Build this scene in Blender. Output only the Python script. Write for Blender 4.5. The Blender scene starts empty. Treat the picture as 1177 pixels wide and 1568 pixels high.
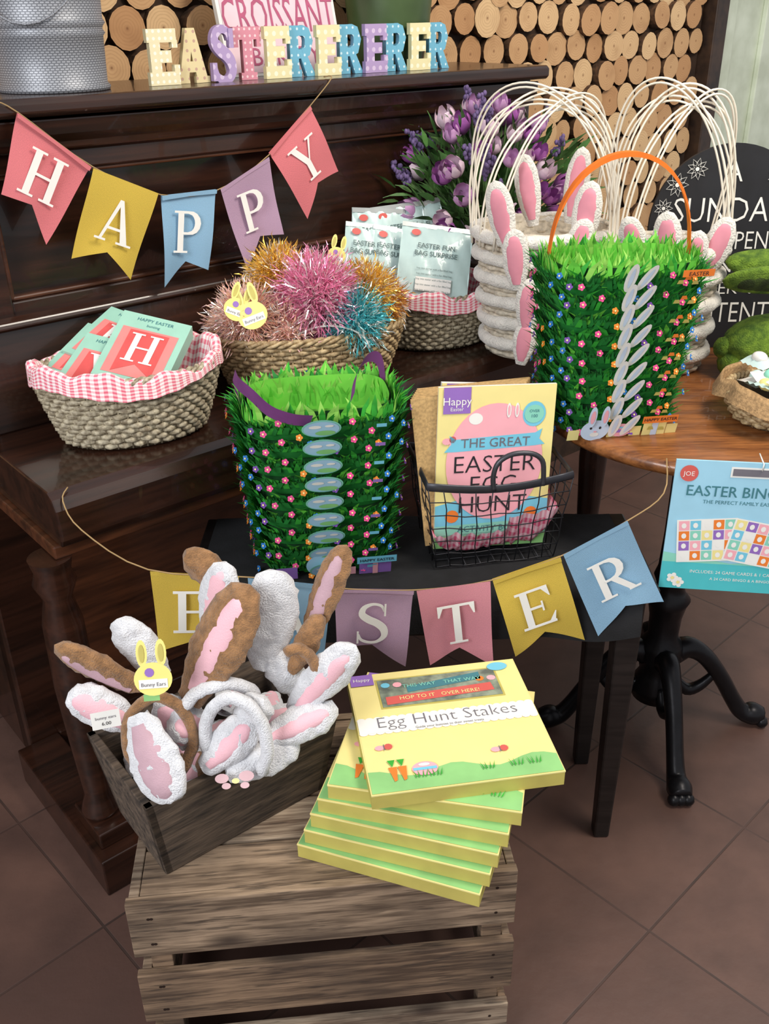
import bpy, math, random
from mathutils import Vector, Matrix, noise
random.seed(11)
V=Vector
R=random.uniform
sc=bpy.context.scene
sc.view_settings.view_transform='Standard'
def lin(c):
    o=[]
    for k in c[:3]:
        k/=255.0
        o.append(k/12.92 if k<=.04045 else ((k+.055)/1.055)**2.4)
    return (*o,1)
# ---------------------------------------------------------------- materials
def newmat(name):
    m=bpy.data.materials.new(name); m.use_nodes=True
    nt=m.node_tree; p=nt.nodes['Principled BSDF']
    return m,nt,p
def N(nt,t,**k):
    n=nt.nodes.new(t)
    for a_,b_ in k.items(): setattr(n,a_,b_)
    return n
def math_(nt,op,a=None,b=None):
    n=N(nt,'ShaderNodeMath',operation=op)
    for i,x in enumerate((a,b)):
        if x is None: continue
        if isinstance(x,(int,float)): n.inputs[i].default_value=x
        else: nt.links.new(x,n.inputs[i])
    return n.outputs[0]
def mixc(nt,fac,c1,c2):
    n=N(nt,'ShaderNodeMix',data_type='RGBA')
    if isinstance(fac,(int,float)): n.inputs[0].default_value=fac
    else: nt.links.new(fac,n.inputs[0])
    for i,c in ((6,c1),(7,c2)):
        if isinstance(c,tuple): n.inputs[i].default_value=c
        else: nt.links.new(c,n.inputs[i])
    return n.outputs[2]
def noise_(nt,vec,scale,detail=3):
    n=N(nt,'ShaderNodeTexNoise'); n.inputs['Scale'].default_value=scale; n.inputs['Detail'].default_value=detail
    if vec is not None: nt.links.new(vec,n.inputs['Vector'])
    return n.outputs['Fac']
def ramp(nt,fac,a,b):
    n=N(nt,'ShaderNodeMapRange'); n.inputs[1].default_value=a; n.inputs[2].default_value=b
    nt.links.new(fac,n.inputs[0]); return n.outputs[0]
def bump_(nt,p,h,strength,dist=.002):
    n=N(nt,'ShaderNodeBump'); n.inputs['Strength'].default_value=strength; n.inputs['Distance'].default_value=dist
    nt.links.new(h,n.inputs['Height']); nt.links.new(n.outputs[0],p.inputs['Normal'])
def objc(nt): return N(nt,'ShaderNodeTexCoord').outputs['Object']
def mapping(nt,vec,scale=(1,1,1),rot=(0,0,0),loc=(0,0,0),typ='POINT'):
    n=N(nt,'ShaderNodeMapping',vector_type=typ); nt.links.new(vec,n.inputs[0])
    n.inputs['Scale'].default_value=scale; n.inputs['Rotation'].default_value=rot; n.inputs['Location'].default_value=loc
    return n.outputs[0]
def mat(name,c,rough=.6,metal=0,var=.12,vs=25,bump=0,bs=120,sheen=0,coat=0,c2=None,trans=0,bd=.002):
    m,nt,p=newmat(name)
    c1=lin(c); cc=lin(c2) if c2 else tuple(list(x*(1-var*1.6) for x in c1[:3])+[1])
    o=objc(nt)
    nt.links.new(mixc(nt,ramp(nt,noise_(nt,o,vs),.35,.65),c1,cc),p.inputs['Base Color'])
    p.inputs['Roughness'].default_value=rough; p.inputs['Metallic'].default_value=metal
    if sheen: p.inputs['Sheen Weight'].default_value=sheen
    if coat: p.inputs['Coat Weight'].default_value=coat
    if trans: p.inputs['Transmission Weight'].default_value=trans
    if bump: bump_(nt,p,noise_(nt,o,bs,4),bump,bd)
    return m
def wood(name,c1,c2,scale=(3,40,40),rough=.4,bump=.2,rot=(0,0,0),coat=0,knots=False):
    m,nt,p=newmat(name); o=mapping(nt,objc(nt),rot=rot); o=mapping(nt,o,scale=scale)
    f=noise_(nt,o,1.0,6); f2=noise_(nt,o,4.0,3)
    f3=math_(nt,'ADD',math_(nt,'MULTIPLY',f,.7),math_(nt,'MULTIPLY',f2,.3))
    col=mixc(nt,ramp(nt,f3,.40 if knots else .36,.60 if knots else .64),lin(c1),lin(c2))
    if knots:
        kv=mapping(nt,objc(nt),scale=(5,9,11)); vo=N(nt,'ShaderNodeTexVoronoi'); nt.links.new(kv,vo.inputs['Vector']); vo.inputs['Scale'].default_value=1
        kd=vo.outputs['Distance']
        col=mixc(nt,ramp(nt,kd,.24,.10),col,lin((48,34,26)))
        big=noise_(nt,objc(nt),7,4)
        col=mixc(nt,math_(nt,'MULTIPLY',ramp(nt,big,.45,.7),.65),col,lin((70,56,46)))
        big2=noise_(nt,mapping(nt,objc(nt),scale=(8,90,90)),2,4)
        col=mixc(nt,math_(nt,'MULTIPLY',ramp(nt,big2,.58,.66),.6),col,lin((44,34,28)))
    nt.links.new(col,p.inputs['Base Color']); p.inputs['Roughness'].default_value=rough
    if coat: p.inputs['Coat Weight'].default_value=coat
    if bump: bump_(nt,p,f3,bump,.003)
    return m
def gingham(name,c1,c2,size=.012):
    m,nt,p=newmat(name); uv=N(nt,'ShaderNodeTexCoord').outputs['UV']
    sp=N(nt,'ShaderNodeSeparateXYZ'); nt.links.new(uv,sp.inputs[0])
    fs=[]
    for k in (0,1):
        fs.append(math_(nt,'GREATER_THAN',math_(nt,'FRACT',math_(nt,'MULTIPLY',sp.outputs[k],1/size)),.5))
    f=math_(nt,'MULTIPLY',math_(nt,'ADD',fs[0],fs[1]),.5)
    nt.links.new(mixc(nt,f,lin(c1),lin(c2)),p.inputs['Base Color']); p.inputs['Roughness'].default_value=.85
    return m
def burlap(name,c):
    m,nt,p=newmat(name); uv=N(nt,'ShaderNodeTexCoord').outputs['UV']
    sp=N(nt,'ShaderNodeSeparateXYZ'); nt.links.new(uv,sp.inputs[0])
    s=[math_(nt,'SINE',math_(nt,'MULTIPLY',sp.outputs[k],400)) for k in (0,1)]
    f=math_(nt,'MULTIPLY',s[0],s[1])
    n=noise_(nt,uv,90,4)
    g=math_(nt,'ADD',math_(nt,'MULTIPLY',f,.35),n)
    c1=lin(c); c2=tuple(list(x*.62 for x in c1[:3])+[1])
    nt.links.new(mixc(nt,ramp(nt,g,.15,.85),c2,c1),p.inputs['Base Color']); p.inputs['Roughness'].default_value=.9
    bump_(nt,p,g,.3,.001)
    return m
def polka(name,c,d,size=.012,rad=.28):
    m,nt,p=newmat(name); uv=N(nt,'ShaderNodeTexCoord').outputs['UV']
    sp=N(nt,'ShaderNodeSeparateXYZ'); nt.links.new(uv,sp.inputs[0])
    q=[math_(nt,'SUBTRACT',math_(nt,'FRACT',math_(nt,'MULTIPLY',sp.outputs[k],1/size)),.5) for k in (0,1)]
    r=math_(nt,'SQRT',math_(nt,'ADD',math_(nt,'MULTIPLY',q[0],q[0]),math_(nt,'MULTIPLY',q[1],q[1])))
    nt.links.new(mixc(nt,math_(nt,'LESS_THAN',r,rad),lin(c),lin(d)),p.inputs['Base Color']); p.inputs['Roughness'].default_value=.6
    return m
# ---------------------------------------------------------------- builder
class B:
    def __init__(s): s.v=[];s.uv=[];s.f=[];s.fm=[];s.fs=[];s.mats=[];s.M=Matrix()
    def mi(s,m):
        if m not in s.mats: s.mats.append(m)
        return s.mats.index(m)
    def add(s,vs,fs,m,smooth=False,uvs=None):
        o=len(s.v); s.v+=[s.M@V(p) for p in vs]
        s.uv+=(uvs if uvs else [(p[0],p[1]) for p in vs]); k=s.mi(m)
        for f in fs: s.f.append([o+i for i in f]); s.fm.append(k); s.fs.append(smooth)
    def box(s,x0,y0,z0,x1,y1,z1,m):
        s.add([(x,y,z) for z in (z0,z1) for y in (y0,y1) for x in (x0,x1)],[(0,2,3,1),(4,5,7,6),(0,1,5,4),(2,6,7,3),(0,4,6,2),(1,3,7,5)],m)
    def hexa(s,bot,top,m):
        s.add(list(bot)+list(top),[(3,2,1,0),(4,5,6,7),(0,1,5,4),(1,2,6,5),(2,3,7,6),(3,0,4,7)],m)
    def prism(s,poly,z0,z1,m,ms=None):
        n=len(poly); vs=[(x,y,z0) for x,y in poly]+[(x,y,z1) for x,y in poly]
        s.add(vs,[tuple(range(n,2*n))],m); s.add(vs,[tuple(range(n-1,-1,-1))]+[(i,(i+1)%n,n+(i+1)%n,n+i) for i in range(n)],ms or m)
    def flat(s,poly,z,m): s.add([(x,y,z) for x,y in poly],[tuple(range(len(poly)))],m)
    def disc(s,cx,cy,z,rx,ry,m,n=20): s.flat([(cx+rx*math.cos(6.2832*i/n),cy+ry*math.sin(6.2832*i/n)) for i in range(n)],z,m)
    def rect(s,x0,y0,x1,y1,z,m): s.flat([(x0,y0),(x1,y0),(x1,y1),(x0,y1)],z,m)
    def ribbon(s,pts,wv,m):
        vs=[]
        for p in pts: vs+=[V(p)-V(wv),V(p)+V(wv)]
        s.add(vs,[(2*i,2*i+1,2*i+3,2*i+2) for i in range(len(pts)-1)],m,True)
    def tube(s,pts,r,m,n=6,closed=False,rad=None,ref=None,sy=1):
        pts=[V(p) for p in pts]; L=len(pts); vs=[];uv=[]
        prev=None; acc=0
        for i,p in enumerate(pts):
            if closed: t=pts[(i+1)%L]-pts[i-1]
            else: t=pts[min(i+1,L-1)]-pts[max(i-1,0)]
            if t.length<1e-9: t=V((0,0,1))
            t.normalize()
            if prev is None:
                u=V(ref) if ref else (V((0,0,1)) if abs(t.z)<.9 else V((1,0,0)))
            else: u=prev
            u=(u-t*u.dot(t)); 
            if u.length<1e-6: u=t.orthogonal()
            u.normalize(); prev=u; w=t.cross(u); rr=rad[i] if rad else r
            if i: acc+=(p-pts[i-1]).length
            for k in range(n):
                a_=6.28318*k/n; vs.append(p+u*math.cos(a_)*rr+w*math.sin(a_)*rr*sy); uv.append((acc,k*rr*6.28/n))
        fs=[]
        for i in range(L if closed else L-1):
            j=(i+1)%L
            for k in range(n): fs.append((i*n+k,i*n+(k+1)%n,j*n+(k+1)%n,j*n+k))
        if not closed: fs+= [tuple(range(n-1,-1,-1)),tuple((L-1)*n+k for k in range(n))]
        s.add(vs,fs,m,n>4,uv)
    def lathe(s,prof,m,n=32,sx=1,sy=1,c=(0,0,0),cap=True):
        vs=[];uv=[];h=0
        for i,(r,z) in enumerate(prof):
            if i: h+=math.dist(prof[i],prof[i-1])
            for k in range(n):
                a_=6.28318*k/n; vs.append((c[0]+r*sx*math.cos(a_),c[1]+r*sy*math.sin(a_),c[2]+z)); uv.append((k/n*.6,h))
        fs=[(i*n+k,i*n+(k+1)%n,(i+1)*n+(k+1)%n,(i+1)*n+k) for i in range(len(prof)-1) for k in range(n)]
        s.add(vs,fs,m,True,uv)
        if cap:
            for q,rev in ((0,True),(len(prof)-1,False)):
                if prof[q][0]>1e-4:
                    f=list(range(q*n,q*n+n)); f=f[::-1] if rev else f
                    s.add([vs[i] for i in f],[tuple(range(n))],m)
    def grid(s,fn,nu,nv,m,smooth=True,su=1,sv=1,cu=False):
        vs=[];uv=[]
        for j in range(nv+1):
            for i in range(nu+1): vs.append(fn(i/nu,j/nv)); uv.append((i/nu*su,j/nv*sv))
        w=nu+1
        s.add(vs,[(j*w+i,j*w+i+1,(j+1)*w+i+1,(j+1)*w+i) for j in range(nv) for i in range(nu)],m,smooth,uv)
    def ell(s,c,r,m,nu=14,nv=8,jit=0):
        def fn(u,v):
            a_=u*6.28318; p=-1.5708+v*3.14159
            x,y,z=math.cos(p)*math.cos(a_),math.cos(p)*math.sin(a_),math.sin(p)
            k=1+(jit*noise.noise(V((x,y,z))*4+V(c)*30) if jit else 0)
            return (c[0]+r[0]*x*k,c[1]+r[1]*y*k,c[2]+r[2]*z*k)
        s.grid(fn,nu,nv,m)
    def text(s,body,size,m,x=0,y=0,z=0,align='CENTER',sx=1,bold=0):
        key=(body,align,bold)
        if key not in TC:
            cu=bpy.data.curves.new('t','FONT'); cu.body=body; cu.size=1; cu.align_x=align; cu.resolution_u=2; cu.offset=bold
            ob=bpy.data.objects.new('t',cu); sc.collection.objects.link(ob); bpy.context.view_layer.update()
            me=bpy.data.meshes.new_from_object(ob)
            TC[key]=([tuple(v_.co) for v_ in me.vertices],[tuple(p.vertices) for p in me.polygons])
            bpy.data.objects.remove(ob); bpy.data.meshes.remove(me)
        vs,fs=TC[key]
        s.add([(x+p[0]*size*sx,y+p[1]*size,z) for p in vs],fs,m)
    def done(s,name,bevel=0,seg=2,recenter=True,angle=40,yaw=0):
        vs=s.v; Rm=Matrix.Rotation(-math.radians(yaw),3,'Z'); Ri=Rm.inverted()
        if yaw: vs=[Rm@p for p in vs]
        if recenter:
            c=V(((min(p.x for p in vs)+max(p.x for p in vs))/2,(min(p.y for p in vs)+max(p.y for p in vs))/2,min(p.z for p in vs)))
        else: c=V((0,0,0))
        me=bpy.data.meshes.new(name); me.from_pydata([p-c for p in vs],[],s.f)
        for m in s.mats: me.materials.append(m)
        me.polygons.foreach_set('material_index',s.fm); me.polygons.foreach_set('use_smooth',s.fs)
        ul=me.uv_layers.new(name='UVMap'); li=[0]*len(me.loops); me.loops.foreach_get('vertex_index',li)
        fl=[]
        for i in li: fl+=list(s.uv[i])
        ul.data.foreach_set('uv',fl)
        me.update()
        ob=bpy.data.objects.new(name,me); ob.location=Ri@c; ob.rotation_euler=(0,0,math.radians(yaw)); sc.collection.objects.link(ob)
        if bevel:
            md=ob.modifiers.new('bev','BEVEL'); md.width=bevel; md.segments=seg; md.limit_method='ANGLE'; md.angle_limit=math.radians(angle)
        return ob
TC={}
def frame(o,x,y):
    x=V(x).normalized(); z=x.cross(V(y)).normalized(); y=z.cross(x)
    m=Matrix((x,y,z)).transposed().to_4x4(); m.translation=V(o); return m
def T(x,y,z): return Matrix.Translation((x,y,z))
def RZ(d): return Matrix.Rotation(math.radians(d),4,'Z')
def RX(d): return Matrix.Rotation(math.radians(d),4,'X')
def RY(d): return Matrix.Rotation(math.radians(d),4,'Y')
# serif glyphs
def rc(x0,y0,x1,y1): return [(x0,y0),(x1,y0),(x1,y1),(x0,y1)]
def strip(pts,ws):
    L=[];Rr=[];n=len(pts)
    for i,p in enumerate(pts):
        a_=pts[max(i-1,0)];b_=pts[min(i+1,n-1)]; dx,dy=b_[0]-a_[0],b_[1]-a_[1]; l=math.hypot(dx,dy) or 1
        nx,ny=-dy/l*ws[i]/2,dx/l*ws[i]/2; L.append((p[0]+nx,p[1]+ny)); Rr.append((p[0]-nx,p[1]-ny))
    return [[Rr[i],Rr[i+1],L[i+1],L[i]] for i in range(n-1)]
def bowl():
    pts=[(.26,.97),(.40,.97)]+[(.42+.25*math.sin(t*math.pi/8),.72+.25*math.cos(t*math.pi/8)) for t in range(1,8)]+[(.40,.47),(.26,.47)]
    ws=[.06,.06]+[.06+.11*math.sin(t*math.pi/8)**1.2 for t in range(1,8)]+[.06,.06]
    return strip(pts,ws)
def crs(pts,k=5):
    o=[];n=len(pts)
    for i in range(n-1):
        p=[pts[max(i-1,0)],pts[i],pts[i+1],pts[min(i+2,n-1)]]
        for j in range(k):
            t=j/k
            o.append(tuple(.5*((2*p[1][d])+(-p[0][d]+p[2][d])*t+(2*p[0][d]-5*p[1][d]+4*p[2][d]-p[3][d])*t*t+(-p[0][d]+3*p[1][d]-3*p[2][d]+p[3][d])*t**3) for d in range(len(p[0]))))
    o.append(tuple(pts[-1])); return o
P_=[rc(.12,0,.28,1),rc(.02,0,.40,.05),rc(.02,.95,.28,1)]+bowl()
sp_=crs([(.67,.78,.05),(.60,.92,.06),(.42,.97,.06),(.24,.89,.11),(.20,.73,.15),(.34,.60,.17),(.52,.50,.17),(.66,.36,.17),(.68,.18,.13),(.55,.05,.07),(.38,.03,.06),(.20,.10,.06),(.13,.24,.05)],4)
GL={
'H':[rc(.12,0,.28,1),rc(.62,0,.78,1),rc(.28,.47,.62,.53),rc(.02,0,.38,.05),rc(.02,.95,.38,1),rc(.52,0,.88,.05),rc(.52,.95,.88,1)],
'A':[[(.10,.02),(.17,.02),(.46,.88),(.41,1)],[(.41,1),(.66,.02),(.84,.02),(.50,1)],rc(.22,.29,.66,.35),rc(0,0,.28,.05),rc(.55,0,.94,.05)],
'P':P_,
'R':P_+[[(.36,.48),(.52,.5),(.86,.02),(.70,.02)],rc(.68,0,.95,.05)],
'E':[rc(.12,0,.28,1),rc(.02,.94,.74,1),rc(.02,0,.77,.06),rc(.28,.48,.55,.54),[(.60,.94),(.74,.72),(.76,.72),(.74,.96)],[(.62,.06),(.74,.04),(.80,.28),(.78,.28)],rc(.53,.38,.57,.64)],
'S':strip([(x,y) for x,y,w in sp_],[w for x,y,w in sp_])+[rc(.66,.68,.70,.98),rc(.10,.02,.14,.32)],
'T':[rc(.36,0,.52,1),rc(.04,.94,.84,1),[(.04,.95),(.04,.72),(.07,.72),(.16,.95)],[(.84,.95),(.72,.95),(.81,.72),(.84,.72)],rc(.24,0,.64,.05)],
'Y':[rc(.37,0,.53,.46),[(.08,1),(.37,.42),(.53,.46),(.26,1)],[(.76,1),(.46,.42),(.52,.46),(.83,1)],rc(0,.95,.36,1),rc(.64,.95,.94,1),rc(.25,0,.65,.05)]}
def glyph(b,ch,m,x,y,h,z=0,depth=0,bold=0,sx=1):
    for i,poly in enumerate(GL[ch]):
        if bold:
            cx=sum(p[0] for p in poly)/len(poly); cy=sum(p[1] for p in poly)/len(poly)
            poly=[(p[0]+math.copysign(bold,p[0]-cx),p[1]+math.copysign(bold,p[1]-cy)) for p in poly]
        q=[(x+(p[0]-.45)*h*sx,y+p[1]*h) for p in poly]
        zz=z+.00004*i
        if depth: b.prism(q,zz-depth,zz,m)
        else: b.flat(q,zz,m)
BL={'E':[rc(.06,0,.36,1),rc(.0,.76,.84,1),rc(.0,0,.86,.24),rc(.30,.40,.66,.62),rc(.70,.66,.86,.80),rc(.72,.18,.88,.36)],
'A':[[(.02,0),(.30,0),(.56,1),(.34,1)],[(.34,1),(.60,0),(.92,0),(.60,1)],rc(.26,.20,.68,.40),rc(-.04,0,.34,.12),rc(.54,0,.96,.12)],
'S':strip([(x,y) for x,y,w in sp_],[w+.10 for x,y,w in sp_])+[rc(.62,.62,.76,.98),rc(.06,.02,.20,.36)],
'T':[rc(.28,0,.60,1),rc(.0,.76,.88,1),rc(.0,.62,.14,.8),rc(.74,.62,.88,.8),rc(.18,0,.70,.14)],
'R':[rc(.06,0,.36,1),rc(.0,.80,.55,1),rc(.0,0,.44,.14),rc(.3,.36,.55,.54)]+strip([(.5,.91),(.66,.86),(.73,.70),(.66,.50),(.5,.45)],[.2,.24,.28,.24,.2])+[[(.38,.46),(.62,.46),(.94,.0),(.62,.0)]]}
def block(b,ch,m,h,depth,sx,ms):
    for i,poly in enumerate(BL[ch]):
        q=[((p[0]-.45)*h*sx,p[1]*h) for p in poly]; b.prism(q,-depth+.00006*i,.00006*i,m,ms)
# ---------------------------------------------------------------- palette
white=mat('paper_white',(240,238,232),.6,var=.03)
black=mat('black_print',(40,38,42),.6)
M_yel=mat('card_yellow',(242,226,150),.5,var=.03)
M_yel2=mat('book_edge_yellow',(198,184,96),.55,var=.08)
M_mint=mat('print_mint',(140,212,190),.5,var=.04)
M_green=mat('print_green',(146,204,128),.5,var=.08)
M_pink=mat('print_pink',(247,176,186),.5,var=.04)
M_pur=mat('print_purple',(150,110,190),.5,var=.04)
M_blue=mat('print_blue',(120,200,225),.5,var=.04)
M_or=mat('print_orange',(240,130,50),.5,var=.04)
M_red=mat('print_red',(214,96,88),.5,var=.04)
M_grey=mat('print_grey',(120,116,124),.5)
M_teal=mat('print_teal',(70,130,140),.5)
piano_w=wood('piano_dark_wood',(56,31,21),(29,16,11),(2,30,30),.26,.05,coat=.3)
piano_w2=wood('piano_brown_wood',(92,52,31),(50,27,16),(3,30,30),.35,.05,coat=.2)
crates=[wood('weathered_crate_wood_%d'%i,c1,c2,(4,60,60),.85,.8,knots=True) for i,(c1,c2) in enumerate((((158,134,110),(92,74,58)),((140,114,90),(78,60,46)),((168,148,126),(104,84,68))))]
trough_w=wood('weathered_grey_wood',(104,88,74),(44,37,32),(8,60,60),.85,.6)
table_w=wood('oak_tabletop_wood',(156,98,52),(98,56,30),(6,50,50),.35,.1,coat=.3)
bench_w=wood('black_bench_wood',(38,32,30),(18,15,14),(4,40,40),.4,.1)
cloth_k=mat('black_cloth',(26,26,29),.9,var=.3,bump=.3,bs=300)
iron=mat('black_cast_iron',(34,33,36),.35,.6,var=.2,bump=.2,bs=80)
wicker_g=mat('grey_wicker',(196,184,158),.6,var=.35,vs=120,c2=(124,110,88))
wicker_b=mat('brown_wicker',(200,176,134),.55,var=.3,vs=120,c2=(134,108,74))
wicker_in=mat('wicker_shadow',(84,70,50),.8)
ging=gingham('pink_gingham_fabric',(250,240,238),(230,108,130),.0135)
fl_w=mat('white_fleece',(236,236,240),.95,var=.08,vs=90,bump=.9,bs=420,sheen=.5,bd=.004)
fl_b=mat('brown_fleece',(170,124,80),.95,var=.25,vs=90,bump=.9,bs=420,sheen=.3,bd=.004)
fl_p=mat('pink_ear_lining',(242,190,200),.8,var=.06,bump=.3,bs=500)
fl_m=mat('mauve_ear_lining',(200,164,174),.8,var=.1,bump=.3,bs=500)
g1=mat('felt_grass_green',(56,172,54),.75,var=.15,vs=60); g2=mat('felt_grass_dark',(32,134,52),.75,var=.15,vs=60); g3=mat('felt_grass_light',(112,208,68),.75,var=.12); g4=mat('felt_grass_lime',(164,224,100),.8,var=.1)
gsh=mat('felt_grass_backing',(18,84,36),.9,var=.2)
gin=mat('felt_lining_green',(120,206,70),.85,var=.08)
fcol=[mat('flower_blue',(40,120,200),.6),mat('flower_orange',(240,140,40),.6),mat('flower_pink',(226,70,140),.6),mat('flower_purple',(110,60,160),.6)]
ARC=math.radians(40)
a=V((math.cos(ARC),math.sin(ARC),0)); b_=V((-a.y,a.x,0)); P0=V((-.493,1.333,0))
PM=Matrix((a,b_,V((0,0,1)))).transposed().to_4x4(); PM.translation=P0
def st(s,t,z=0): return P0+a*s+b_*t+V((0,0,z))
# ---------------------------------------------------------------- floor
m,nt,p=newmat('floor_terracotta_tiles')
gp=N(nt,'ShaderNodeNewGeometry').outputs['Position']
tc=mapping(nt,gp,(.345,.345,1),(0,0,math.radians(43.5)),(.46,1.139,0),'TEXTURE')
br=N(nt,'ShaderNodeTexBrick'); br.offset=0; br.squash=1
nt.links.new(tc,br.inputs['Vector'])
for k,v_ in (('Scale',1),('Brick Width',1),('Row Height',1),('Mortar Size',.008),('Mortar Smooth',.3),('Bias',0)): br.inputs[k].default_value=v_
br.inputs['Color1'].default_value=lin((108,80,70)); br.inputs['Color2'].default_value=lin((90,65,57)); br.inputs['Mortar'].default_value=lin((62,48,43))
n1=noise_(nt,gp,9,5)
nt.links.new(mixc(nt,ramp(nt,n1,.3,.75),br.outputs['Color'],lin((84,62,55))),p.inputs['Base Color'])
p.inputs['Roughness'].default_value=.5
hh=math_(nt,'SUBTRACT',math_(nt,'MULTIPLY',noise_(nt,gp,40,4),.5),br.outputs['Fac']); bump_(nt,p,hh,.35,.004)
b=B(); b.box(-3.5,-1.5,-.05,4.5,5.6,0,m); b.done('floor',recenter=False)
# ---------------------------------------------------------------- log slice wall
plaster=mat('wall_dark_backing',(64,44,30),.9,var=.3)
m,nt,p=newmat('log_end_grain')
uv=N(nt,'ShaderNodeTexCoord').outputs['UV']
fl_=N(nt,'ShaderNodeVectorMath',operation='FLOOR'); nt.links.new(uv,fl_.inputs[0])
fr_=N(nt,'ShaderNodeVectorMath',operation='FRACTION'); nt.links.new(uv,fr_.inputs[0])
sb=N(nt,'ShaderNodeVectorMath',operation='SUBTRACT'); nt.links.new(fr_.outputs[0],sb.inputs[0]); sb.inputs[1].default_value=(.5,.5,0)
ln=N(nt,'ShaderNodeVectorMath',operation='LENGTH'); nt.links.new(sb.outputs[0],ln.inputs[0])
wn=N(nt,'ShaderNodeTexWhiteNoise',noise_dimensions='2D'); nt.links.new(fl_.outputs[0],wn.inputs['Vector'])
nz=noise_(nt,uv,5,4)
rr=math_(nt,'ADD',ln.outputs['Value'],math_(nt,'MULTIPLY',nz,.06))
ring=math_(nt,'SINE',math_(nt,'MULTIPLY',rr,95))
base=mixc(nt,wn.outputs['Value'],lin((230,194,146)),lin((194,146,100)))
c=mixc(nt,math_(nt,'MULTIPLY',ramp(nt,ring,.0,1),.25),base,lin((156,108,66)))
c=mixc(nt,math_(nt,'MULTIPLY',ramp(nt,noise_(nt,uv,1.4,3),.5,.7),.3),c,lin((146,98,60)))
c=mixc(nt,ramp(nt,ln.outputs['Value'],.05,.0),c,lin((130,84,50)))
nt.links.new(c,p.inputs['Base Color']); p.inputs['Roughness'].default_value=.75
logm=m
bark=mat('log_bark',(96,66,42),.9,var=.4,vs=80,bump=.5)
WM=frame(st(0,.66),a,(0,0,1))
b=B(); b.M=WM
WE=2.56
b.box(-1.6,0,-.08,WE+.03,2.6,-.001,plaster)
idx=0; dx=.086; row=0; zz=.75
while zz<2.1:
    x=-.3+(dx/2 if row%2 else 0)
    while x<WE:
        r=R(.037,.0475); cx=x+R(-.006,.006); cy=zz+R(-.006,.006); dep=R(.012,.035); n=16
        e1=R(-.07,.07); e2=R(0,6)
        pts=[]
        for k in range(n):
            t=6.28318*k/n; q=r*(1+e1*math.cos(2*t+e2)+R(-.015,.015)); pts.append((cx+q*math.cos(t),cy+q*math.sin(t)))
        iu,iv=idx%61+.5,idx//61+.5
        fuv=[(iu+(px-cx)/r*.42,iv+(py-cy)/r*.42) for px,py in pts]
        b.add([(px,py,dep) for px,py in pts],[tuple(range(n))],logm,False,fuv)
        vs=[(px,py,0) for px,py in pts]+[(px,py,dep) for px,py in pts]
        b.add(vs,[(i,(i+1)%n,n+(i+1)%n,n+i) for i in range(n)],bark)
        idx+=1; x+=dx
    zz+=.0755; row+=1
b.done('wall_back',yaw=40)
b=B(); b.M=WM
pw=mat('pale_painted_wood',(220,228,208),.6,var=.1,vs=12,c2=(200,208,186),bump=.15,bs=20)
dk=wood('dark_trim_wood',(66,46,32),(34,22,16),(10,10,10),.5,.1)
b.box(WE+.035,0,-.05,WE+.105,2.6,.05,dk); b.done('trim_1',bevel=.004,yaw=40)
b=B(); b.M=WM
b.box(WE+.11,0,-.08,3.6,2.6,.02,pw); b.box(WE+.11,0,.02,WE+.18,2.6,.035,pw); b.box(WE+.36,0,.02,3.6,2.6,.04,pw)
b.done('wall_right',bevel=.004,yaw=40)
# ---------------------------------------------------------------- piano
b=B(); b.M=PM
W=1.43
b.box(-.06,.34,.04,W,.40,.68,piano_w)
b.box(-.06,.36,.04,-.01,.61,1.305,piano_w); b.box(W-.05,.36,.04,W,.61,1.305,piano_w)
b.box(-.01,.58,.1,W-.05,.61,1.3,piano_w)
def prof_ext(prof,x0,x1,m):
    n=len(prof); vs=[(x0,y,z) for y,z in prof]+[(x1,y,z) for y,z in prof]
    b.add(vs,[(i,(i+1)%n,n+(i+1)%n,n+i) for i in range(n)]+[tuple(range(n-1,-1,-1)),tuple(range(n,2*n))],m)
nose=[(.0,.70),(-.004,.712),(-.004,.765),(.006,.782),(.022,.79),(.36,.79),(.36,.70)]
prof_ext(nose,-.03,W+.0,piano_w)
b.box(-.04,.01,.676,W,.36,.70,piano_w2)
prof_ext([(.30,.79),(.305,.86),(.325,.93),(.335,.965),(.37,.965),(.37,.79)],0,W-.05,piano_w)
prof_ext([(.325,.962),(.318,.968),(.322,.978),(.335,.984),(.37,.984),(.37,.962)],0,W-.05,piano_w)
b.box(0,.375,.98,W-.05,.39,1.27,piano_w)
b.box(-.01,.345,.98,.085,.375,1.25,piano_w); b.box(W-.14,.345,.98,W-.05,.375,1.25,piano_w)
b.box(.085,.35,.98,W-.14,.375,1.005,piano_w); b.box(.085,.35,1.215,W-.14,.375,1.25,piano_w)
for x0,x1,z0,z1 in ((.085,.095,1.005,1.215),(W-.15,W-.14,1.005,1.215),(.085,W-.14,1.005,1.013),(.085,W-.14,1.207,1.215)): b.box(x0,.356,z0,x1,.38,z1,piano_w2)
prof_ext([(.35,1.245),(.338,1.25),(.336,1.262),(.328,1.275),(.324,1.30),(.40,1.30),(.40,1.245)],-.04,W-.01,piano_w)
prof_ext([(.31,1.305),(.302,1.312),(.302,1.328),(.31,1.335),(.618,1.335),(.618,1.305)],-.08,W,piano_w)
b.box(-.09,-.06,0,.0,.34,.085,piano_w); b.box(-.075,-.03,.085,-.01,.08,.12,piano_w)
b.box(W-.09,-.02,0,W,.34,.085,piano_w)
for x in (-.042,W-.05):
    b.lathe([(.03,.12),(.036,.13),(.03,.15),(.024,.17),(.03,.28),(.036,.42),(.034,.55),(.024,.6),(.036,.63),(.03,.65),(.036,.676)],piano_w,20,c=(x,.03,0))
b.box(0,.33,.0,W-.06,.36,.09,piano_w)
b.box(.06,.333,.14,W-.12,.345,.62,piano_w2)
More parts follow.
